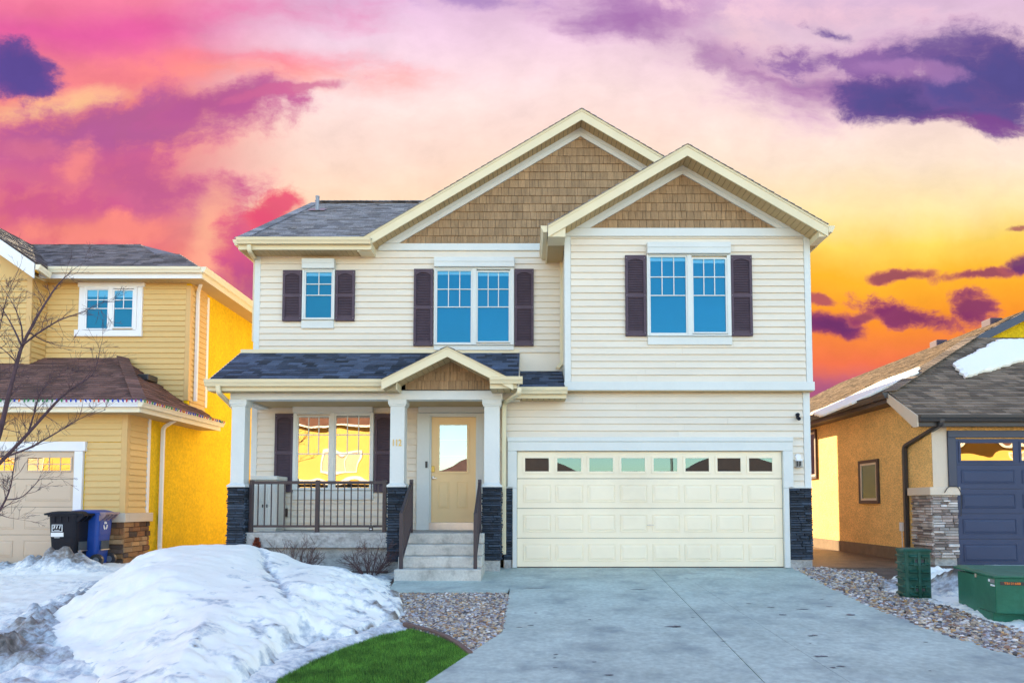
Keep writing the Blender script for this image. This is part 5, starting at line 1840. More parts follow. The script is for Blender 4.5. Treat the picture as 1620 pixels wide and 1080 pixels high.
MB().tube(bend([(7.3, -10.2, sz + 7.5), (7.3, -10.2, sz + 8.0), (7.3, -8.2, sz + 8.3)], 0.5), 0.045, 8).build('arm', 'metal_grey', lp)
MB().box(7.18, 7.42, -8.3, -7.7, sz + 8.22, sz + 8.34).build('lamp_head', 'metal_grey', lp, bevel=0.03)

# ------------------------------------------------------------------ front steps with their railings
ST = thing('front_steps', 'concrete front steps with dark metal handrails leading up to the tan door', 'steps', (-1.48, 11.3, -0.06))
sx0, sx1 = ax(623, 905, 11.0), ax(761, 905, 11.0)
sy = [11.0, 11.28, 11.56, 11.84, 12.118]
zb = -0.05
rz_ = [zb + (deck_z - zb) * (i + 1) / 4 for i in range(4)]
for i in range(4):
    ins = 0.0 if i == 0 else 0.012
    MB().box(sx0 + ins, sx1 - ins, sy[i], 12.118, (zb - 0.1) if i == 0 else rz_[i - 1] + 0.001, rz_[i] - (0.002 if i == 3 else 0)).build('step', 'concrete', ST, bevel=0.014)
for xp, yq in ((634.5, 856), (752.5, 856)):
    pass
for s, (pb, pt) in enumerate(((634.8, 649.5), (752.2, 758.3))):
    x = ax(pb, 856, 11.10)
    b0p, t0p = Vector((x, 11.10, rz_[0])), Vector((x, 12.0, deck_z))
    hb, ht = az(812, 11.10, pb) - rz_[0], az(759, 12.0, pt) - deck_z
    r_ = MB().bar(b0p + Vector((0, -0.02, hb - 0.01)), t0p + Vector((0, 0.02, ht - 0.04)), 0.05, 0.05).build('handrail', 'rail', ST, bevel=0.005)
    MB().bar(b0p + Vector((0, 0.02, 0.12)), t0p + Vector((0, -0.02, 0.10)), 0.035, 0.035).build('bottom_rail', 'rail', r_)
    MB().box(x - 0.03, x + 0.03, 11.07, 11.13, rz_[0] + 0.001, rz_[0] + hb + 0.01).build('post', 'rail', r_, bevel=0.004)
    MB().box(x - 0.03, x + 0.03, 11.97, 12.03, deck_z + 0.001, deck_z + ht + 0.01).build('post', 'rail', r_, bevel=0.004)
    for k in range(1, 9):
        t = k / 9
        p = b0p.lerp(t0p, t)
        lo, hi = 0.12 + (0.10 - 0.12) * t, hb + (ht - 0.03 - hb) * t
        MB().box(x - 0.008, x + 0.008, p.y - 0.008, p.y + 0.008, p.z + lo + 0.017, p.z + hi - 0.02).build('baluster', 'rail', r_)

# ------------------------------------------------------------------ things on the porch and on the wall
CB = thing('storage_cabinet', 'pale resin storage cabinet with two doors on the porch left corner', 'cabinet', (ax(419, 800, 12.9), 12.9, deck_z))
a, b = ax(401, 800, 12.72), ax(437, 800, 12.72)
ztp = az(759, 12.72, 420)
MB().box(a, b, 12.74, 13.2, deck_z + 0.03, ztp).build('body', 'resin', CB, bevel=0.01)
MB().box(a - 0.06, b + 0.02, 12.68, 13.24, ztp + 0.001, az(752.5, 12.7, 420)).build('lid', 'resin', CB, bevel=0.015)
MB().box(a + 0.02, b - 0.02, 12.75, 13.19, deck_z + 0.001, deck_z + 0.03).build('base', 'resin', CB)
xm = (a + b) / 2
for u, v in ((a + 0.015, xm - 0.003), (xm + 0.003, b - 0.015)):
    d_ = MB().box(u, v, 12.722, 12.739, deck_z + 0.09, ztp - 0.03).build('door', 'resin', CB, bevel=0.005)
    emboss(d_, u + .03, v - .03, 12.722, deck_z + 0.14, deck_z + 0.48, 'resin', 0.008, 0.02)
    emboss(d_, u + .03, v - .03, 12.722, deck_z + 0.53, ztp - 0.07, 'resin', 0.008, 0.02)
    MB().box(xm + (0.03 if u > xm - .1 and u > a + .1 else -0.05), xm + (0.05 if u > xm - .1 and u > a + .1 else -0.03), 12.708, 12.721, deck_z + 0.44, deck_z + 0.5).build('handle', 'charcoal', d_)
lk = thing('lock_box', 'small black key lock box hanging on the porch railing', 'lock box', at(587, 840, 12.18))
p = at(587, 834.5, 12.18)
MB().box(p.x - 0.036, p.x + 0.036, 12.16, 12.197, p.z - 0.055, p.z + 0.045).build('body', 'charcoal', lk, bevel=0.008)
MB().tube([p + Vector((-.022, 0, .045)), p + Vector((-.022, 0, .085)), p + Vector((-.01, 0, .10)), p + Vector((.01, 0, .10)), p + Vector((.022, 0, .085)), p + Vector((.022, 0, .045))], 0.006, 6).build('shackle', 'steel', lk)
MB().box(p.x - 0.018, p.x + 0.018, 12.155, 12.1595, p.z - 0.03, p.z - 0.012).build('label', 'white_print', lk)
sc_ = thing('security_camera', 'small black security camera on the siding above the garage corner', 'camera', at(1260, 660, YG - 0.05))
p = at(1261.5, 656, YG - 0.03)
MB().tube([p + Vector((0, 0.012, 0)), p + Vector((0, -0.03, 0))], 0.035, 12).build('mount', 'black_plastic', sc_)
MB().tube([p + Vector((0.004, -0.025, 0.012)), p + Vector((-0.006, -0.05, -0.03))], 0.018, 8).build('arm', 'black_plastic', sc_)
MB().tube([p + Vector((-0.004, -0.015, -0.05)), p + Vector((-0.01, -0.10, -0.085))], [0.03, 0.033], 12).build('body', 'black_plastic', sc_)
wl_ = thing('wall_lamp', 'white wall lamp with a wire cage beside the garage door', 'lamp', at(1262, 730, YG - 0.05))
p = at(1262, 722, YG - 0.02)
MB().tube([p + Vector((0, 0.004, 0)), p + Vector((0, -0.03, 0))], 0.05, 14).build('mount', 'white_trim', wl_)
MB().box(p.x - .055, p.x + .06, YG - .10, YG - .017, p.z - .085, p.z - .05).build('cap', 'white_trim', wl_, bevel=0.008)
cg = MB()
for i in range(6):
    an = 2 * math.pi * i / 6
    cg.tube([(p.x + .055 * math.cos(an), YG - .07 + .045 * math.sin(an), p.z - .085), (p.x + .055 * math.cos(an), YG - .07 + .045 * math.sin(an), p.z - .19)], 0.004, 5)
cg.box(p.x - .06, p.x + .06, YG - .118, YG - .02, p.z - .196, p.z - .188)
cg.build('cage', 'metal_grey', wl_)
for s in (-1, 1):
    MB().tube([(p.x + s * .022, YG - .07, p.z - .086), (p.x + s * .022, YG - .07, p.z - .165), (p.x + s * .012, YG - .07, p.z - .18)], [0.016, 0.016, 0.008], 8).build('lamp_tube', 'charcoal', wl_)

# ------------------------------------------------------------------ wheeled bins
def rrect(cx, cy, hx, hy, r, z, n=3):
    pts = []
    for (sx, sy_, a0) in ((1, 1, 0), (-1, 1, 90), (-1, -1, 180), (1, -1, 270)):
        for k in range(n + 1):
            an = R(a0 + 90 * k / n)
            pts.append((cx + sx * (hx - r) + r * math.cos(an), cy + sy_ * (hy - r) + r * math.sin(an), z))
    return pts


def cart(x0, x1, y0, y1, zt, body, handle, label):
    cx, cy = (x0 + x1) / 2, (y0 + y1) / 2
    hx, hy = (x1 - x0) / 2, (y1 - y0) / 2
    t = thing('wheeled_bin', label, 'bin', (cx, cy, ground_z(cy)), 'wheeled bins beside the tan house')
    z0 = ground_z(cy) + 0.03
    q = [0.78, 0.80, 0.92, 0.94, 1.0, 1.0]
    zz = [z0, z0 + 0.05, z0 + (zt - z0) * 0.52, z0 + (zt - z0) * 0.55, zt - 0.14, zt - 0.09]
    MB().loft([rrect(cx, cy, hx * k, hy * k, 0.06, z) for k, z in zip(q, zz)]).build('body', body, t, smooth=False)
    MB().loft([rrect(cx, cy, hx + 0.025, hy + 0.025, 0.06, zt - 0.10), rrect(cx, cy, hx + 0.025, hy + 0.025, 0.06, zt - 0.075)]).build('rim', body, t)
    MB().loft([rrect(cx - 0.035, cy, hx + 0.055, hy + 0.035, 0.08, zt - 0.074), rrect(cx - 0.035, cy, hx + 0.06, hy + 0.04, 0.08, zt - 0.045), rrect(cx - 0.02, cy, hx * 0.92, hy * 0.9, 0.1, zt - 0.012), rrect(cx, cy, hx * 0.7, hy * 0.65, 0.1, zt)]).build('lid', body, t)
    hb = MB()
    hb.box(x1 + 0.005, x1 + 0.13, y0 + 0.01, y1 - 0.01, zt - 0.085, zt - 0.045)
    for k in range(4):
        yy = y0 + 0.05 + (y1 - y0 - 0.1) * k / 3
        hb.prism([(x1 - 0.01, yy - .02, zt - .086), (x1 + .12, yy - .02, zt - .086), (x1 + .09, yy - .02, zt - .13), (x1 - .01, yy - .02, zt - .21)], (0, 0.04, 0))
    hb.build('handle', handle, t)
    gr = MB()
    for k in range(3):
        xx = x0 + 0.1 + k * 0.12
        gr.box(xx, xx + 0.03, y0 - 0.016, y0 + 0.02, zt - 0.2, zt - 0.10)
    gr.build('ribs', body, t)
    MB().box(x1 * 1.0 - 0.02, x1 + 0.0, cy - 0.11, cy + 0.11, z0 + 0.30, z0 + 0.46).build('grab_recess', 'joint', t)
    MB().box(x1 - 0.02, x1 + 0.006, cy - 0.12, cy + 0.12, z0 + 0.285, z0 + 0.3).build('grab_bar', 'steel', t)
    for yy in (y0 + 0.03, y1 - 0.03):
        w = MB().tube([(x1 - 0.03, yy - .03, z0 + 0.10), (x1 - 0.03, yy + .03, z0 + 0.10)], 0.12, 16).build('wheel', 'charcoal', t)
        MB().tube([(x1 - 0.03, yy - .033, z0 + 0.10), (x1 - 0.03, yy + .033, z0 + 0.10)], 0.06, 12).build('hub', 'metal_grey', w)
    return t, cx, cy


Yb = 12.42
bx0_, bx1_ = ax(75, 850, Yb), ax(119, 850, Yb)
t, cx, cy = cart(bx0_, bx1_, Yb, Yb + 0.46, az(808, Yb, 100), 'black_plastic', 'black_plastic', 'black wheeled bin with a white 311 label, left of the blue bin')
lp_ = lambda px, py: at(px, py, Yb + 0.012)
p = lp_(91, 834)
bg_ = MB()
ring(bg_, p.x - 0.095, p.x + 0.095, p.z - 0.075, p.z + 0.055, 0.010, Yb - 0.006, Yb + 0.012)
bg_.build('logo', 'white_print', t, bevel=0.004)
text('311', 0.085, 'white_print', t, (p.x - 0.005, Yb - 0.008, p.z + 0.006), FRONT, 0.003, 'lettering', shear=0.2, sx=1.25)
MB().box(p.x - 0.05, p.x + 0.04, Yb - 0.004, Yb + 0.01, p.z - 0.05, p.z - 0.042).build('logo', 'white_print', t)
MB().box(p.x - 0.11, p.x + 0.115, Yb + 0.001, Yb + 0.02, p.z - 0.165, p.z - 0.09).build('sticker', 'white_print', t)
MB().box(p.x - 0.05, p.x + 0.045, Yb + 0.004, Yb + 0.022, p.z - 0.185, p.z - 0.176).build('sticker', 'white_print', t)
Yb2 = 12.78
t, cx, cy = cart(-8.60, -8.05, Yb2, Yb2 + 0.46, az(806, Yb2, 150), 'blue_plastic', 'handle_pink', 'blue wheeled recycling bin with a white arrows mark beside the stone base')
# three chasing arrows on the bin's back
for k in range(3):
    an = R(90 + 120 * k)
    c = Vector((-8.048, cy - 0.02, 0.77))
    m = MB()
    pt = lambda ang, r: (c.x, c.y + r * math.cos(ang), c.z + r * math.sin(ang) * 1.25)
    m.prism([pt(an - 0.75, 0.035), pt(an - 0.75, 0.062), pt(an, 0.066), pt(an + 0.45, 0.060), pt(an + 0.45, 0.035), pt(an, 0.036)], (0.004, 0, 0))
    m.prism([pt(an + 0.45, 0.025), pt(an + 0.45, 0.074), pt(an + 0.95, 0.048)], (0.004, 0, 0))
    m.build('recycling_arrow', 'white_print', t)
MB().box(-8.36, -8.30, Yb2 - 0.004, Yb2 + 0.02, 0.71, 0.75).build('sticker', 'white_print', t)

# ------------------------------------------------------------------ utility pedestal and pad transformer
pd = gnd(1447, 946)
PD = thing('utility_pedestal', 'dark green ribbed utility pedestal standing in the gravel by the driveway', 'utility box', pd)
hx, hy, hh_ = 0.168, 0.16, 0.70
Rz = Matrix.Rotation(R(-8), 3, 'Z')


def loc(p, c=pd, M=Rz):
    return c + M @ Vector(p)


def lb(mb, x0, x1, y0, y1, z0, z1, c=pd, M=Rz):
    return mb.loft([[loc(q, c, M) for q in ((x0, y0, z0), (x1, y0, z0), (x1, y1, z0), (x0, y1, z0))], [loc(q, c, M) for q in ((x0, y0, z1), (x1, y0, z1), (x1, y1, z1), (x0, y1, z1))]])


MB().loft([[loc(q) for q in rrect(0, 0, hx, hy, 0.035, z)] for z in (-0.05, hh_ - 0.05)]).build('body', 'green_plastic', PD)
MB().loft([[loc(q) for q in rrect(0, 0, hx + e_, hy + e_, 0.05, z)] for e_, z in ((0.014, hh_ - 0.049), (0.018, hh_ - 0.02), (0.006, hh_ - 0.004), (-0.04, hh_ + 0.004))]).build('lid', 'green_plastic', PD)
rb = MB()
for k in range(6):
    z = 0.05 + k * 0.105
    for x0, x1 in ((-hx + 0.05, -0.02), (0.035, hx - 0.03)):
        rb.prism([loc((x0, -hy + 0.002, z)), loc((x0, -hy - 0.03, z + 0.012)), loc((x0, -hy - 0.03, z + 0.026)), loc((x0, -hy + 0.002, z + 0.045))], Rz @ Vector((x1 - x0, 0, 0)))
    rb.prism([loc((-hx + 0.002, -hy + 0.03, z)), loc((-hx - 0.03, -hy + 0.03, z + 0.012)), loc((-hx - 0.03, -hy + 0.03, z + 0.026)), loc((-hx + 0.002, -hy + 0.03, z + 0.045))], Rz @ Vector((0, 2 * hy - 0.06, 0)))
rb.build('ribs', 'green_plastic', PD)
for z in (0.16, 0.52):
    la = MB()
    for q in ((-0.06, 0.075, z + .04, z + .05), (-0.06, 0.075, z - .05, z - .04)):
        lb(la, q[0], q[1], -hy - 0.035, -hy + 0.001, q[2], q[3])
    for q in ((-0.07, -0.058), (0.073, 0.085)):
        lb(la, q[0], q[1], -hy - 0.035, -hy + 0.001, z - .05, z + .05)
    la = la.build('latch', 'green_plastic', PD)
    lb(MB(), -0.058, 0.073, -hy - 0.006, -hy + 0.001, z - 0.039, z + 0.039).build('recess', 'joint', la)
lb(MB(), -0.012, 0.026, -hy - 0.022, -hy + 0.001, 0.02, hh_ - 0.06).build('rail', 'green_plastic', PD)

tcn = gnd(1577, 988)
TF = thing('transformer', 'low green metal pad transformer half sunk in snow at the right edge', 'transformer', tcn)
Rt = Matrix.Rotation(R(-12), 3, 'Z')
tl = lambda p: tcn + Rt @ Vector(p)
tb = lambda mb, *a: lb(mb, *a, tcn, Rt)
th_ = az(909, tcn.y, 1577) - tcn.z
tb(MB(), 0.0, 1.3, 0.0, 0.52, 0.13, th_ - 0.03).build('hood', 'green_metal', TF, bevel=0.012)
tb(MB(), 0.004, 1.29, 0.09, 0.52, -0.05, 0.129).build('skirt', 'green_metal', TF, bevel=0.006)
tb(MB(), 0.012, 1.28, 0.526, 1.12, -0.05, th_ - 0.05).build('tank', 'green_metal', TF, bevel=0.01)
MB().loft([[tl(q) for q in ((-0.02, -0.015, th_ - 0.03), (1.32, -0.015, th_ - 0.03), (1.32, 1.16, th_ - 0.02), (-0.02, 1.16, th_ - 0.02))],
           [tl(q) for q in ((-0.02, -0.015, th_ - 0.012), (1.32, -0.015, th_ - 0.012), (1.32, 1.16, th_ + 0.0), (-0.02, 1.16, th_ + 0.0))],
           [tl(q) for q in ((0.03, 0.02, th_), (1.28, 0.02, th_), (1.28, 1.12, th_ + 0.025), (0.03, 1.12, th_ + 0.025))]]).build('lid', 'green_metal', TF)
tb(MB(), 0.05, 0.30, -0.004, 0.002, th_ - 0.115, th_ - 0.075).build('sign_plate', 'charcoal', TF)
rt = Rt @ FRONT
text('TB131688', 0.036, 'orange_print', TF, tl((0.175, -0.0045, th_ - 0.095)), rt, 0.001, 'lettering', sx=1.15)
tb(MB(), -0.004, 0.002, 0.02, 0.13, th_ - 0.10, th_ - 0.055).build('sticker', 'metal_grey', TF)
tb(MB(), -0.004, 0.002, 0.015, 0.12, th_ - 0.135, th_ - 0.115).build('sticker', 'white_print', TF)
tb(MB(), -0.006, 0.002, 0.13, 0.17, th_ - 0.09, th_ - 0.06).build('sticker', 'white_print', TF)
tb(MB(), -0.012, 0.002, 0.5, 0.545, th_ - 0.08, th_ - 0.03).build('padlock', 'steel', TF, bevel=0.006)

# ------------------------------------------------------------------ gravel beds, turf, edging
def inside(poly, x, y):
    c = False
    n = len(poly)
    for i in range(n):
        x0, y0 = poly[i]
        x1, y1 = poly[(i + 1) % n]
        if (y0 > y) != (y1 > y) and x < (x1 - x0) * (y - y0) / (y1 - y0) + x0:
            c = not c
    return c


def P2(pts):
    return [(gnd(*p).x, gnd(*p).y) for p in pts]


def tess(poly, top, name, mat, step=0.25):
    """flat cover that follows the grade"""
    return slab(poly, top, 0.06, name, mat)


def pebbles(name, poly, dens, r0, r1, h, seed):
    rg = np.random.default_rng(seed)
    xs_, ys_ = [p[0] for p in poly], [p[1] for p in poly]
    area = (max(xs_) - min(xs_)) * (max(ys_) - min(ys_))
    pts = []
    for _ in range(int(area * dens)):
        x, y = rg.uniform(min(xs_), max(xs_)), rg.uniform(min(ys_), max(ys_))
        if inside(poly, x, y):
            pts.append((x, y))
    ph = (1 + 5 ** .5) / 2
    iv = np.array([(-1, ph, 0), (1, ph, 0), (-1, -ph, 0), (1, -ph, 0), (0, -1, ph), (0, 1, ph), (0, -1, -ph), (0, 1, -ph), (ph, 0, -1), (ph, 0, 1), (-ph, 0, -1), (-ph, 0, 1)]) / np.sqrt(1 + ph * ph)
    fi = np.array([(0, 11, 5), (0, 5, 1), (0, 1, 7), (0, 7, 10), (0, 10, 11), (1, 5, 9), (5, 11, 4), (11, 10, 2), (10, 7, 6), (7, 1, 8), (3, 9, 4), (3, 4, 2), (3, 2, 6), (3, 6, 8), (3, 8, 9), (4, 9, 5), (2, 4, 11), (6, 2, 10), (8, 6, 7), (9, 8, 1)])
    n = len(pts)
    vs_, fs_ = np.zeros((n * 12, 3)), np.zeros((n * 20, 3), int)
    for i, (x, y) in enumerate(pts):
        r = rg.uniform(r0, r1)
        s = np.array([r * rg.uniform(.8, 1.3), r * rg.uniform(.8, 1.2), r * rg.uniform(.55, .85)])
        a = rg.uniform(0, 6.28)
        v = iv * s * rg.uniform(.88, 1.12, (12, 1))
        c_, s_ = math.cos(a), math.sin(a)
        tl_ = rg.uniform(-.4, .4)
        w = np.stack([v[:, 0] * c_ - v[:, 1] * s_, v[:, 0] * s_ + v[:, 1] * c_, v[:, 2] + v[:, 0] * tl_], 1)
        vs_[i * 12:(i + 1) * 12] = w + np.array([x, y, ground_z(y) + h + r * rg.uniform(0.1, 0.6)])
        fs_[i * 20:(i + 1) * 20] = fi + i * 12
    me = bpy.data.meshes.new(name)
    me.from_pydata(vs_.tolist(), [], fs_.tolist())
    me.materials.append(MATS['pebble'])
    me.polygons.foreach_set('use_smooth', [True] * len(me.polygons))
    o = bpy.data.objects.new(name, me)
    col.objects.link(o)
    o['kind'] = 'stuff'
    return o


g1 = P2([(622, 940), (800, 940), (806, 948), (803, 965), (797, 1002), (744, 1037), (722, 1021), (700, 1010), (655, 996), (630, 985), (610, 960)])
slab(g1, 0.006, 0.05, 'gravel_bed', 'gravel_bed')['kind'] = 'structure'
o = pebbles('gravel', g1, 2300, 0.013, 0.027, 0.010, 1)
tag(o, 'grey and tan river gravel bed between steps, turf and driveway', 'gravel')
g2 = P2([(1254, 900), (1300, 899), (1380, 908), (1420, 928), (1500, 960), (1560, 985), (1640, 1005), (1720, 1010), (1760, 1085), (1640, 1054), (1620, 1048), (1520, 1017), (1450, 992), (1370, 960), (1303, 928)])
slab(g2, 0.004, 0.05, 'gravel_bed', 'gravel_bed')['kind'] = 'structure'
o = pebbles('gravel', g2, 1300, 0.014, 0.033, 0.010, 2)
tag(o, 'grey and tan river gravel strip along the right edge of the driveway', 'gravel')
tf = P2([(652, 998), (700, 1013), (722, 1024), (742, 1039), (680, 1081), (600, 1140), (420, 1140), (440, 1078), (500, 1046), (540, 1030), (600, 1008)])
slab(tf, 0.012, 0.05, 'turf_base', 'turf_base')['kind'] = 'structure'
rg = np.random.default_rng(4)
bxs = [min(p[0] for p in tf), max(p[0] for p in tf), min(p[1] for p in tf), max(p[1] for p in tf)]
vv, ff = [], []
for _ in range(int((bxs[1] - bxs[0]) * (bxs[3] - bxs[2]) * 26000)):
    x, y = rg.uniform(bxs[0], bxs[1]), rg.uniform(bxs[2], bxs[3])
    if not inside(tf, x, y):
        continue
    a = rg.uniform(0, 6.28)
    h_, w = rg.uniform(0.018, 0.042), rg.uniform(0.0014, 0.0028)
    lx_, ly_ = rg.normal(0, 0.010), rg.normal(0, 0.010)
    z = ground_z(y) + 0.012
    n = len(vv)
    vv += [(x - w * math.cos(a), y - w * math.sin(a), z), (x + w * math.cos(a), y + w * math.sin(a), z), (x + lx_, y + ly_, z + h_)]
    ff.append((n, n + 1, n + 2))
me = bpy.data.meshes.new('turf')
me.from_pydata(vv, [], ff)
me.materials.append(MATS['turf'])
o = bpy.data.objects.new('turf', me)
col.objects.link(o)
o['kind'] = 'stuff'
tag(o, 'bright green turf patch between the snow pile and the driveway', 'turf')
ep = [gnd(*q) for q in ((640, 990), (660, 996), (685, 1003), (705, 1011), (725, 1023), (744, 1038))]
ed = MB()
for i in range(len(ep) - 1):
    ed.bar(ep[i] + Vector((0, 0, 0.015)), ep[i + 1] + Vector((0, 0, 0.015)), 0.055, 0.07)
tag(ed.build('garden_edging', 'edging', None, bevel=0.008), 'curved brown garden edging between gravel and green turf', 'edging')
ws = P2([(1283, 880), (1330, 884), (1400, 893), (1440, 905), (1400, 915), (1310, 907), (1270, 897)])
ws = [(x, max(y, 12.4)) for x, y in ws]
struct(MB().box(5.3, 7.78, 12.65, 27, -0.1, 0.012).build('side_path', 'wet_soil'))

# ------------------------------------------------------------------ snow
def fbm(x, y, s, o=4, z=0.0):
    return mnoise.fractal(Vector((x * s, y * s, z)), 0.9, 2.0, o)


def seg_dist(px, py, poly):
    d = 1e9
    n = len(poly)
    for i in range(n):
        x0, y0 = poly[i]
        x1, y1 = poly[(i + 1) % n]
        dx, dy = x1 - x0, y1 - y0
        t = max(0, min(1, ((px - x0) * dx + (py - y0) * dy) / (dx * dx + dy * dy)))
        e = math.hypot(px - x0 - t * dx, py - y0 - t * dy)
        d = min(d, e)
    return d


def heightfield(name, poly, step, hf, mat='snow'):
    """cover over poly; hf(x,y,inside distance) -> height above grade, dirt"""
    x0, x1 = min(p[0] for p in poly), max(p[0] for p in poly)
    y0, y1 = min(p[1] for p in poly), max(p[1] for p in poly)
    nx, ny = int((x1 - x0) / step) + 2, int((y1 - y0) / step) + 2
    idx, vs_, dirt, fs_ = {}, [], [], []
    ins = {}
    for j in range(ny):
        for i in range(nx):
            x, y = x0 + i * step, y0 + j * step
            s = seg_dist(x, y, poly)
            inn = inside(poly, x, y)
            if inn or s < step * 1.5:
                d = s if inn else -s
                if inn:
                    d = s + 0.07 * min(1.0, s / 0.02) * (fbm(x + 11, y, 3.5, 4) - 0.1) if s < 0.3 else s
                h, di = hf(x, y, d)
                if d <= 0:
                    h = -0.05
                idx[i, j] = len(vs_)
                vs_.append((x, y, ground_z(y) + h))
                dirt.append(di)
    for j in range(ny - 1):
        for i in range(nx - 1):
            k = [(i, j), (i + 1, j), (i + 1, j + 1), (i, j + 1)]
            if all(q in idx for q in k):
                fs_.append([idx[q] for q in k])
    me = bpy.data.meshes.new(name)
    me.from_pydata(vs_, [], fs_)
    me.materials.append(MATS[mat])
    me.polygons.foreach_set('use_smooth', [True] * len(me.polygons))
    at_ = me.attributes.new('dirt', 'FLOAT', 'POINT')
    at_.data.foreach_set('value', dirt)
    o = bpy.data.objects.new(name, me)
    col.objects.link(o)
    return o


sst = lambda t: (lambda u: u * u * (3 - 2 * u))(max(0.0, min(1.0, t)))
lf = P2([(-120, 1120), (330, 1140), (440, 1081), (500, 1048), (540, 1032), (600, 1009), (648, 996), (655, 985), (648, 960), (630, 938)])
lf = lf[:1] + [(-3.0, 4.4)] + lf[2:] + [(-2.22, 11.0), (-2.22, 11.95), (-5.0, 11.95), (-5.6, 13.2), (-7.9, 14.6), (-7.9, 13.3), (-9.4, 13.25), (-13, 13.25), (-13, 5.2)]


def field_h(x, y, d):
    e = sst(d / 0.18)
    n1, n2 = fbm(x, y, 1.3), fbm(x + 7, y, 5.0, 5)
    n3 = fbm(x, y + 3, 14, 3)
    h = (0.045 + 0.035 * n1 + 0.028 * n2 + 0.012 * n3) * e
    dirt = 0.10 + 0.22 * n1
    # grimy ridge in front of the bins
    m1 = math.exp(-(((x + 8.25) / 0.55) ** 2 + ((y - 12.0) / 0.35) ** 2))
    m2 = math.exp(-(((x + 9.6) / 0.9) ** 2 + ((y - 12.2) / 0.4) ** 2))
    h += m1 * (0.36 + 0.14 * n2 + 0.05 * n3) + m2 * (0.08 + 0.06 * n2 + 0.03 * n3)
    dirt += 0.65 * m1 + 0.5 * m2
    # ploughed edge along the left of the pile
    t = (x + 4.95 + (y - 6.4) * 0.34)
    rdg = math.exp(-(t / 0.45) ** 2) * sst((y - 5.6) / 0.8) * sst((11.2 - y) / 1.5)
    h += rdg * (0.10 + 0.10 * n2 + 0.05 * n3)
    dirt += 0.42 * rdg
    # icy foot at the lower left
    ic = sst((7.2 - y) / 1.0) * sst((-3.2 - x) / 0.8)
    dirt += 0.26 * ic
    h += ic * 0.04 * (n2 + 0.5)
    # thin trampled snow near the shrubs
    sh = sst((y - 10.6) / 0.8) * sst((x + 5.4) / 0.5)
    dirt += 0.22 * sh
    h *= 1 - 0.3 * sh
    # right hand dirty skirt
    rg_ = sst((0.55 - d) / 0.5) * sst((x + 2.6) / 0.5) * sst((10.5 - y) / 0.5)
    dirt += 0.30 * rg_
    return max(h, 0.004 if d > 0.05 else -0.02), dirt


sf = heightfield('snow_cover', lf, 0.045, field_h)
sf['kind'] = 'stuff'
tag(sf, 'thin grimy snow cover over the lawn left of the turf', 'snow')
pile = P2([(36, 1011), (92, 1046), (150, 1078)]) + [(-3.0, 4.75), (-2.25, 4.85)] + P2([(432, 1076), (470, 1050), (520, 1030), (580, 1003), (628, 985), (642, 970), (632, 945), (612, 928)]) + \
       [(-2.35, 10.6), (-3.2, 11.15), (-4.4, 11.3), (-5.4, 11.0), (-6.1, 10.3), (-6.3, 9.4), (-5.75, 8.3), (-5.2, 7.3)]


def pile_h(x, y, d):
    w = 0.16 * fbm(x + 3, y, 1.6) + 0.05 * fbm(x, y, 6)
    dd = max(0.0, d + (w if d > 0.25 else w * d / 0.25))
    n1, n2, n3 = fbm(x, y, 1.1), fbm(x + 5, y + 2, 3.6, 4), fbm(x, y, 13, 3)
    right = sst((x + 4.15) / 1.0)
    H_ = 0.68 - 0.20 * right
    peak = math.exp(-(((x + 4.7) / 1.0) ** 2 + ((y - 9.6) / 1.6) ** 2))
    h = 0.075 * sst(d / 0.06) + (H_ - 0.09 + 0.06 * peak) * sst(0.12 + dd / 1.45) + 0.03 * n1 * sst(dd / 0.6) + (0.012 + 0.04 * sst((x + 2.9) / 0.6)) * n2 * sst(dd / 0.3) + (0.003 + 0.02 * sst((x + 2.9) / 0.6)) * n3
    # long crease across the right flank
    c = abs((x + 3.2) * 0.83 + (y - 8.6) * 0.42 + 0.1 * n2)
    cr = math.exp(-(c / 0.06) ** 2) * sst((y - 7.2) / 0.6) * sst((10.4 - y) / 0.5)
    h -= 0.05 * cr
    # ledge where the shell broke away at the lower right
    br = sst((x + 2.45) / 0.10) * sst((7.3 - y) / 0.12) * sst(d / 0.05)
    h -= br * 0.10
    dirt = 0.02 + 0.05 * n2 + 0.35 * cr + 0.22 * br
    dirt += 0.30 * right * (0.35 + n2) + 0.34 * sst((x + 2.2) / 0.5) * sst((y - 7.0) / 0.8) * (0.6 + n2)
    dirt += 0.3 * sst((0.18 - d) / 0.18) * (0.3 + n2)
    sp = fbm(x * 1.0, y, 30, 2)
    if sp > 0.75:
        dirt += 0.3
    return h, dirt


sp_ = heightfield('snow_pile', pile, 0.03, pile_h)
tag(sp_, 'big rounded pile of shovelled white snow on the front lawn', 'snow pile')

# snow by the transformer and a muddy clod behind the pedestal
rs_poly = P2([(1395, 930), (1425, 912), (1478, 905), (1500, 900), (1560, 897), (1720, 900), (1760, 1000), (1680, 1020), (1600, 1006), (1560, 992), (1528, 980), (1490, 966), (1455, 955), (1400, 945)])


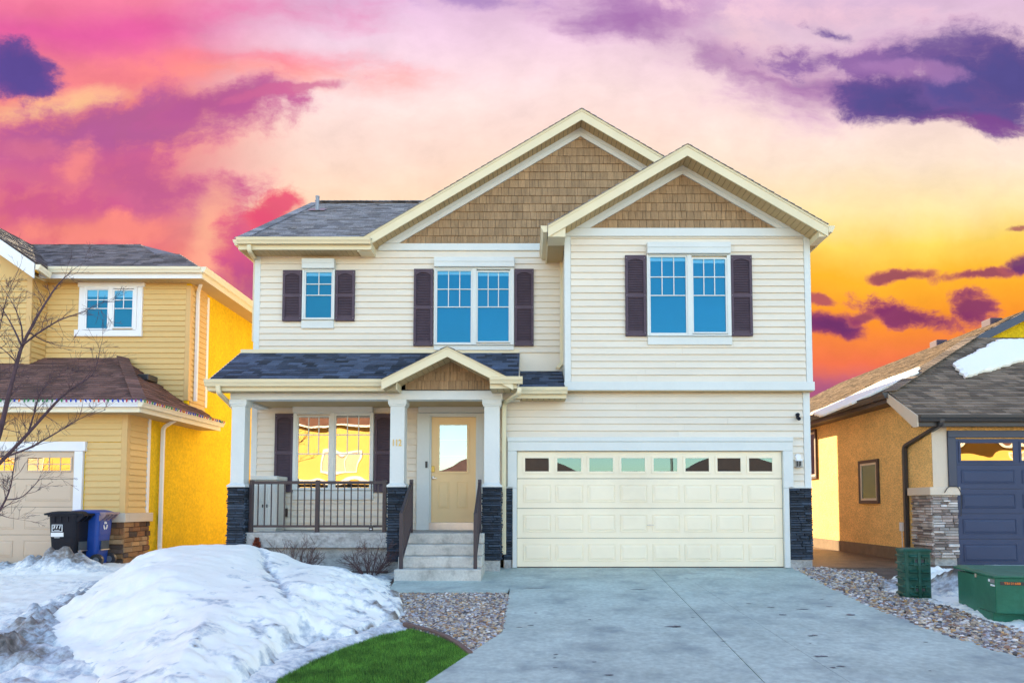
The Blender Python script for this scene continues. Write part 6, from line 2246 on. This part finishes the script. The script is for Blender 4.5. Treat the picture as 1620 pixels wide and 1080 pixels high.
def rs_h(x, y, d):
    n1, n2, n3 = fbm(x, y, 1.7), fbm(x + 1, y, 5, 4), fbm(x, y, 15, 3)
    h = (0.05 + 0.03 * n1 + 0.03 * n2 + 0.012 * n3) * sst(d / 0.3)
    dirt = 0.22 + 0.25 * n1
    cl = math.exp(-(((x - 6.15) / 0.26) ** 2 + ((y - 9.9) / 0.30) ** 2))
    h += cl * (0.30 + 0.08 * n2 + 0.04 * n3)
    dirt += 0.75 * cl * (0.7 + n2)
    b2 = math.exp(-(((x - 6.6) / 0.8) ** 2 + ((y - 11.0) / 0.5) ** 2))
    h += b2 * (0.16 + 0.05 * n2)
    lft = math.exp(-(((x - 5.2) / 0.5) ** 2 + ((y - 10.6) / 0.5) ** 2))
    dirt += 0.55 * lft
    h += 0.10 * lft * (1 + n2)
    fr_ = math.exp(-(((x - 5.95) / 0.32) ** 2 + ((y - 7.55) / 0.22) ** 2))
    h += fr_ * (0.20 + 0.07 * n2)
    return max(h, 0.0), dirt


rsn = heightfield('snow_cover', rs_poly, 0.035, rs_h)
rsn['kind'] = 'stuff'
tag(rsn, 'dirty patchy snow around the green transformer and pedestal', 'snow')

# ------------------------------------------------------------------ bare tree, shrubs
rt_ = random.Random(21)


def grow(mb, p, d, L, r, depth, spread=0.7, lift=0.25, nseg=5, rmin=0.0016):
    """a twig with side twigs"""
    pts, rad = [p.copy()], [r]
    dd = d.normalized()
    for i in range(nseg):
        dd = (dd + Vector((rt_.gauss(0, .13), rt_.gauss(0, .13), rt_.gauss(0, .10) + lift * 0.12))).normalized()
        p = p + dd * (L / nseg)
        pts.append(p.copy())
        rad.append(max(rmin, r * (1 - 0.75 * (i + 1) / nseg)))
    mb.tube(pts, rad, 4 if r < 0.008 else 6, cap=False)
    if depth > 0:
        k = rt_.randint(2, 4)
        for _ in range(k):
            i = rt_.randint(1, nseg - 1)
            ax_ = Vector((rt_.gauss(0, 1), rt_.gauss(0, 1), rt_.gauss(0, 0.6))).normalized()
            nd_ = (pts[i + 1] - pts[i]).normalized() + ax_ * spread
            grow(mb, pts[i], nd_, L * rt_.uniform(0.35, 0.65), rad[i] * 0.65, depth - 1, spread, lift, max(3, nseg - 1), rmin)


TY = 9.4
TR = thing('bare_tree', 'leafless dark purple branched young tree at the left edge of the lawn', 'tree', (-8.0, TY, ground_z(TY)))
Pt = lambda px, py, dy=0.0: at(px, py, TY + dy)
base = Vector((-8.0, TY, ground_z(TY) - 0.05))
limbs = [
    ([base, Vector((-7.95, TY, 0.6)), Pt(-55, 790), Pt(-28, 745), Pt(-4, 700), Pt(16, 615), Pt(34, 547), Pt(62, 495, .1), Pt(90, 451, .2), Pt(114, 428, .2)], 0.055, 0.005),
    ([Pt(34, 547), Pt(58, 528, -.1), Pt(95, 505, -.2), Pt(130, 494, -.2), Pt(166, 476, -.3)], 0.014, 0.003),
    ([Pt(34, 547), Pt(22, 520, .1), Pt(8, 495, .2), Pt(-8, 470, .2)], 0.013, 0.004),
    ([Pt(36, 540), Pt(34, 512, .1), Pt(20, 478, .1), Pt(4, 456, .2)], 0.011, 0.003),
    ([Pt(28, 575), Pt(14, 560, -.1), Pt(-10, 540, -.2)], 0.010, 0.004),
    ([Pt(45, 525), Pt(70, 540, .2), Pt(100, 548, .3), Pt(138, 550, .3)], 0.009, 0.002),
    ([Vector((-7.95, TY, 0.6)), Pt(-40, 790, -.1), Pt(-10, 742, -.2), Pt(44, 686, -.3), Pt(92, 632, -.3), Pt(120, 610, -.4), Pt(150, 592, -.4), Pt(160, 545, -.4)], 0.032, 0.003),
    ([Pt(44, 686, -.3), Pt(54, 655, -.2), Pt(62, 620, -.2), Pt(86, 598, -.2), Pt(130, 585, -.3)], 0.012, 0.003),
    ([Pt(10, 722, -.25), Pt(48, 708, -.3), Pt(90, 684, -.4), Pt(122, 664, -.4), Pt(152, 650, -.5)], 0.014, 0.003),
    ([Vector((-7.97, TY, 0.5)), Pt(-30, 845, .1), Pt(2, 804, .1), Pt(16, 775, .1), Pt(22, 738, .1), Pt(28, 700, .1)], 0.020, 0.004),
    ([Pt(10, 790, .1), Pt(34, 788, .1), Pt(52, 770, .1), Pt(64, 756, .1), Pt(78, 755, .1)], 0.009, 0.002),
    ([Pt(-4, 812, .1), Pt(12, 818, .0), Pt(30, 821, 0)], 0.006, 0.002),
    ([Pt(-4, 700), Pt(-12, 640, .2), Pt(0, 590, .2), Pt(-5, 540, .2), Pt(10, 470, .3), Pt(30, 425, .3)], 0.018, 0.003),
]
tw = MB()
for i, (pts, r0, r1) in enumerate(limbs):
    pts = bend(pts, 0.15, 3)
    n = len(pts)
    m = MB()
    m.tube(pts, [r0 + (r1 - r0) * k / (n - 1) for k in range(n)], 7)
    m.build('trunk' if i == 0 else 'branch', 'bark', TR, smooth=True)
    ln_ = 0.0
    nxt = 0.25 if i else 1.6
    for k in range(1, n):
        sd_ = (pts[k] - pts[k - 1]).length
        ln_ += sd_
        while ln_ > nxt:
            nxt += rt_.uniform(0.04, 0.09)
            dv = (pts[k] - pts[k - 1]).normalized()
            sd2 = Vector((rt_.gauss(0, 1), rt_.gauss(0, .7), rt_.gauss(0.1, .8))).normalized()
            rr_ = r0 + (r1 - r0) * k / (n - 1)
            grow(tw, pts[k].lerp(pts[k - 1], rt_.random()), dv * 0.7 + sd2 * 0.8, rt_.uniform(0.10, 0.42), min(0.0048, rr_ * 0.55), 1 if rt_.random() < 0.7 else 2, 0.7, 0.35)
    grow(tw, pts[-1], pts[-1] - pts[-2], 0.35, r1 * 0.9, 2)
tw.build('twigs', 'bark', TR, kind='stuff')


def shrub(px, py, h, w, n, label, seed, dep=3):
    global rt_
    rt_ = random.Random(seed)
    c = gnd(px, py)
    t = thing('bare_shrub', label, 'shrub', c, 'bare shrubs in front of the porch')
    m = MB()
    for k in range(n):
        a = rt_.uniform(0, 6.28)
        d = Vector((math.cos(a) * w, math.sin(a) * w * 0.6, 1))
        p = c + Vector((math.cos(a) * 0.08, math.sin(a) * 0.08, -0.03))
        grow(m, p, d, h * rt_.uniform(0.6, 1.05), 0.0075, 2, 0.6, 0.1, 5, 0.0022)
    m.build('branches', 'twig', t, kind='stuff')
    return t


shrub(468, 912, 0.62, 0.75, 30, 'bare brown shrub poking out of the snow under the porch railing', 31)
shrub(585, 912, 0.60, 0.75, 30, 'bare brown shrub between the snow pile and the front steps', 32)
cdr = gnd(405, 905)
CD = thing('cedar_shrub', 'small rusty brown conical cedar at the left porch corner', 'shrub', cdr)
MB().tube([cdr, cdr + Vector((0, 0, 0.5))], [0.02, 0.005], 6).build('trunk', 'bark', CD)
fl = MB()
rc = random.Random(8)
for k in range(1300):
    t = rc.random() ** 0.8
    r = 0.15 * (1 - t) ** 0.7 * rc.uniform(0.45, 1.08)
    a = rc.uniform(0, 6.28)
    c = cdr + Vector((r * math.cos(a), r * math.sin(a), 0.04 + t * 0.55))
    d = Vector((math.cos(a) * .6, math.sin(a) * .6, rc.uniform(.4, 1.2))).normalized() * rc.uniform(.02, .05)
    s = d.cross(Vector((rc.gauss(0, 1), rc.gauss(0, 1), rc.gauss(0, 1)))).normalized() * rc.uniform(.004, .010)
    fl.poly([c - s, c + s, c + d + s * .4, c + d - s * .4])
fl.build('foliage', 'cedar', CD, kind='stuff')
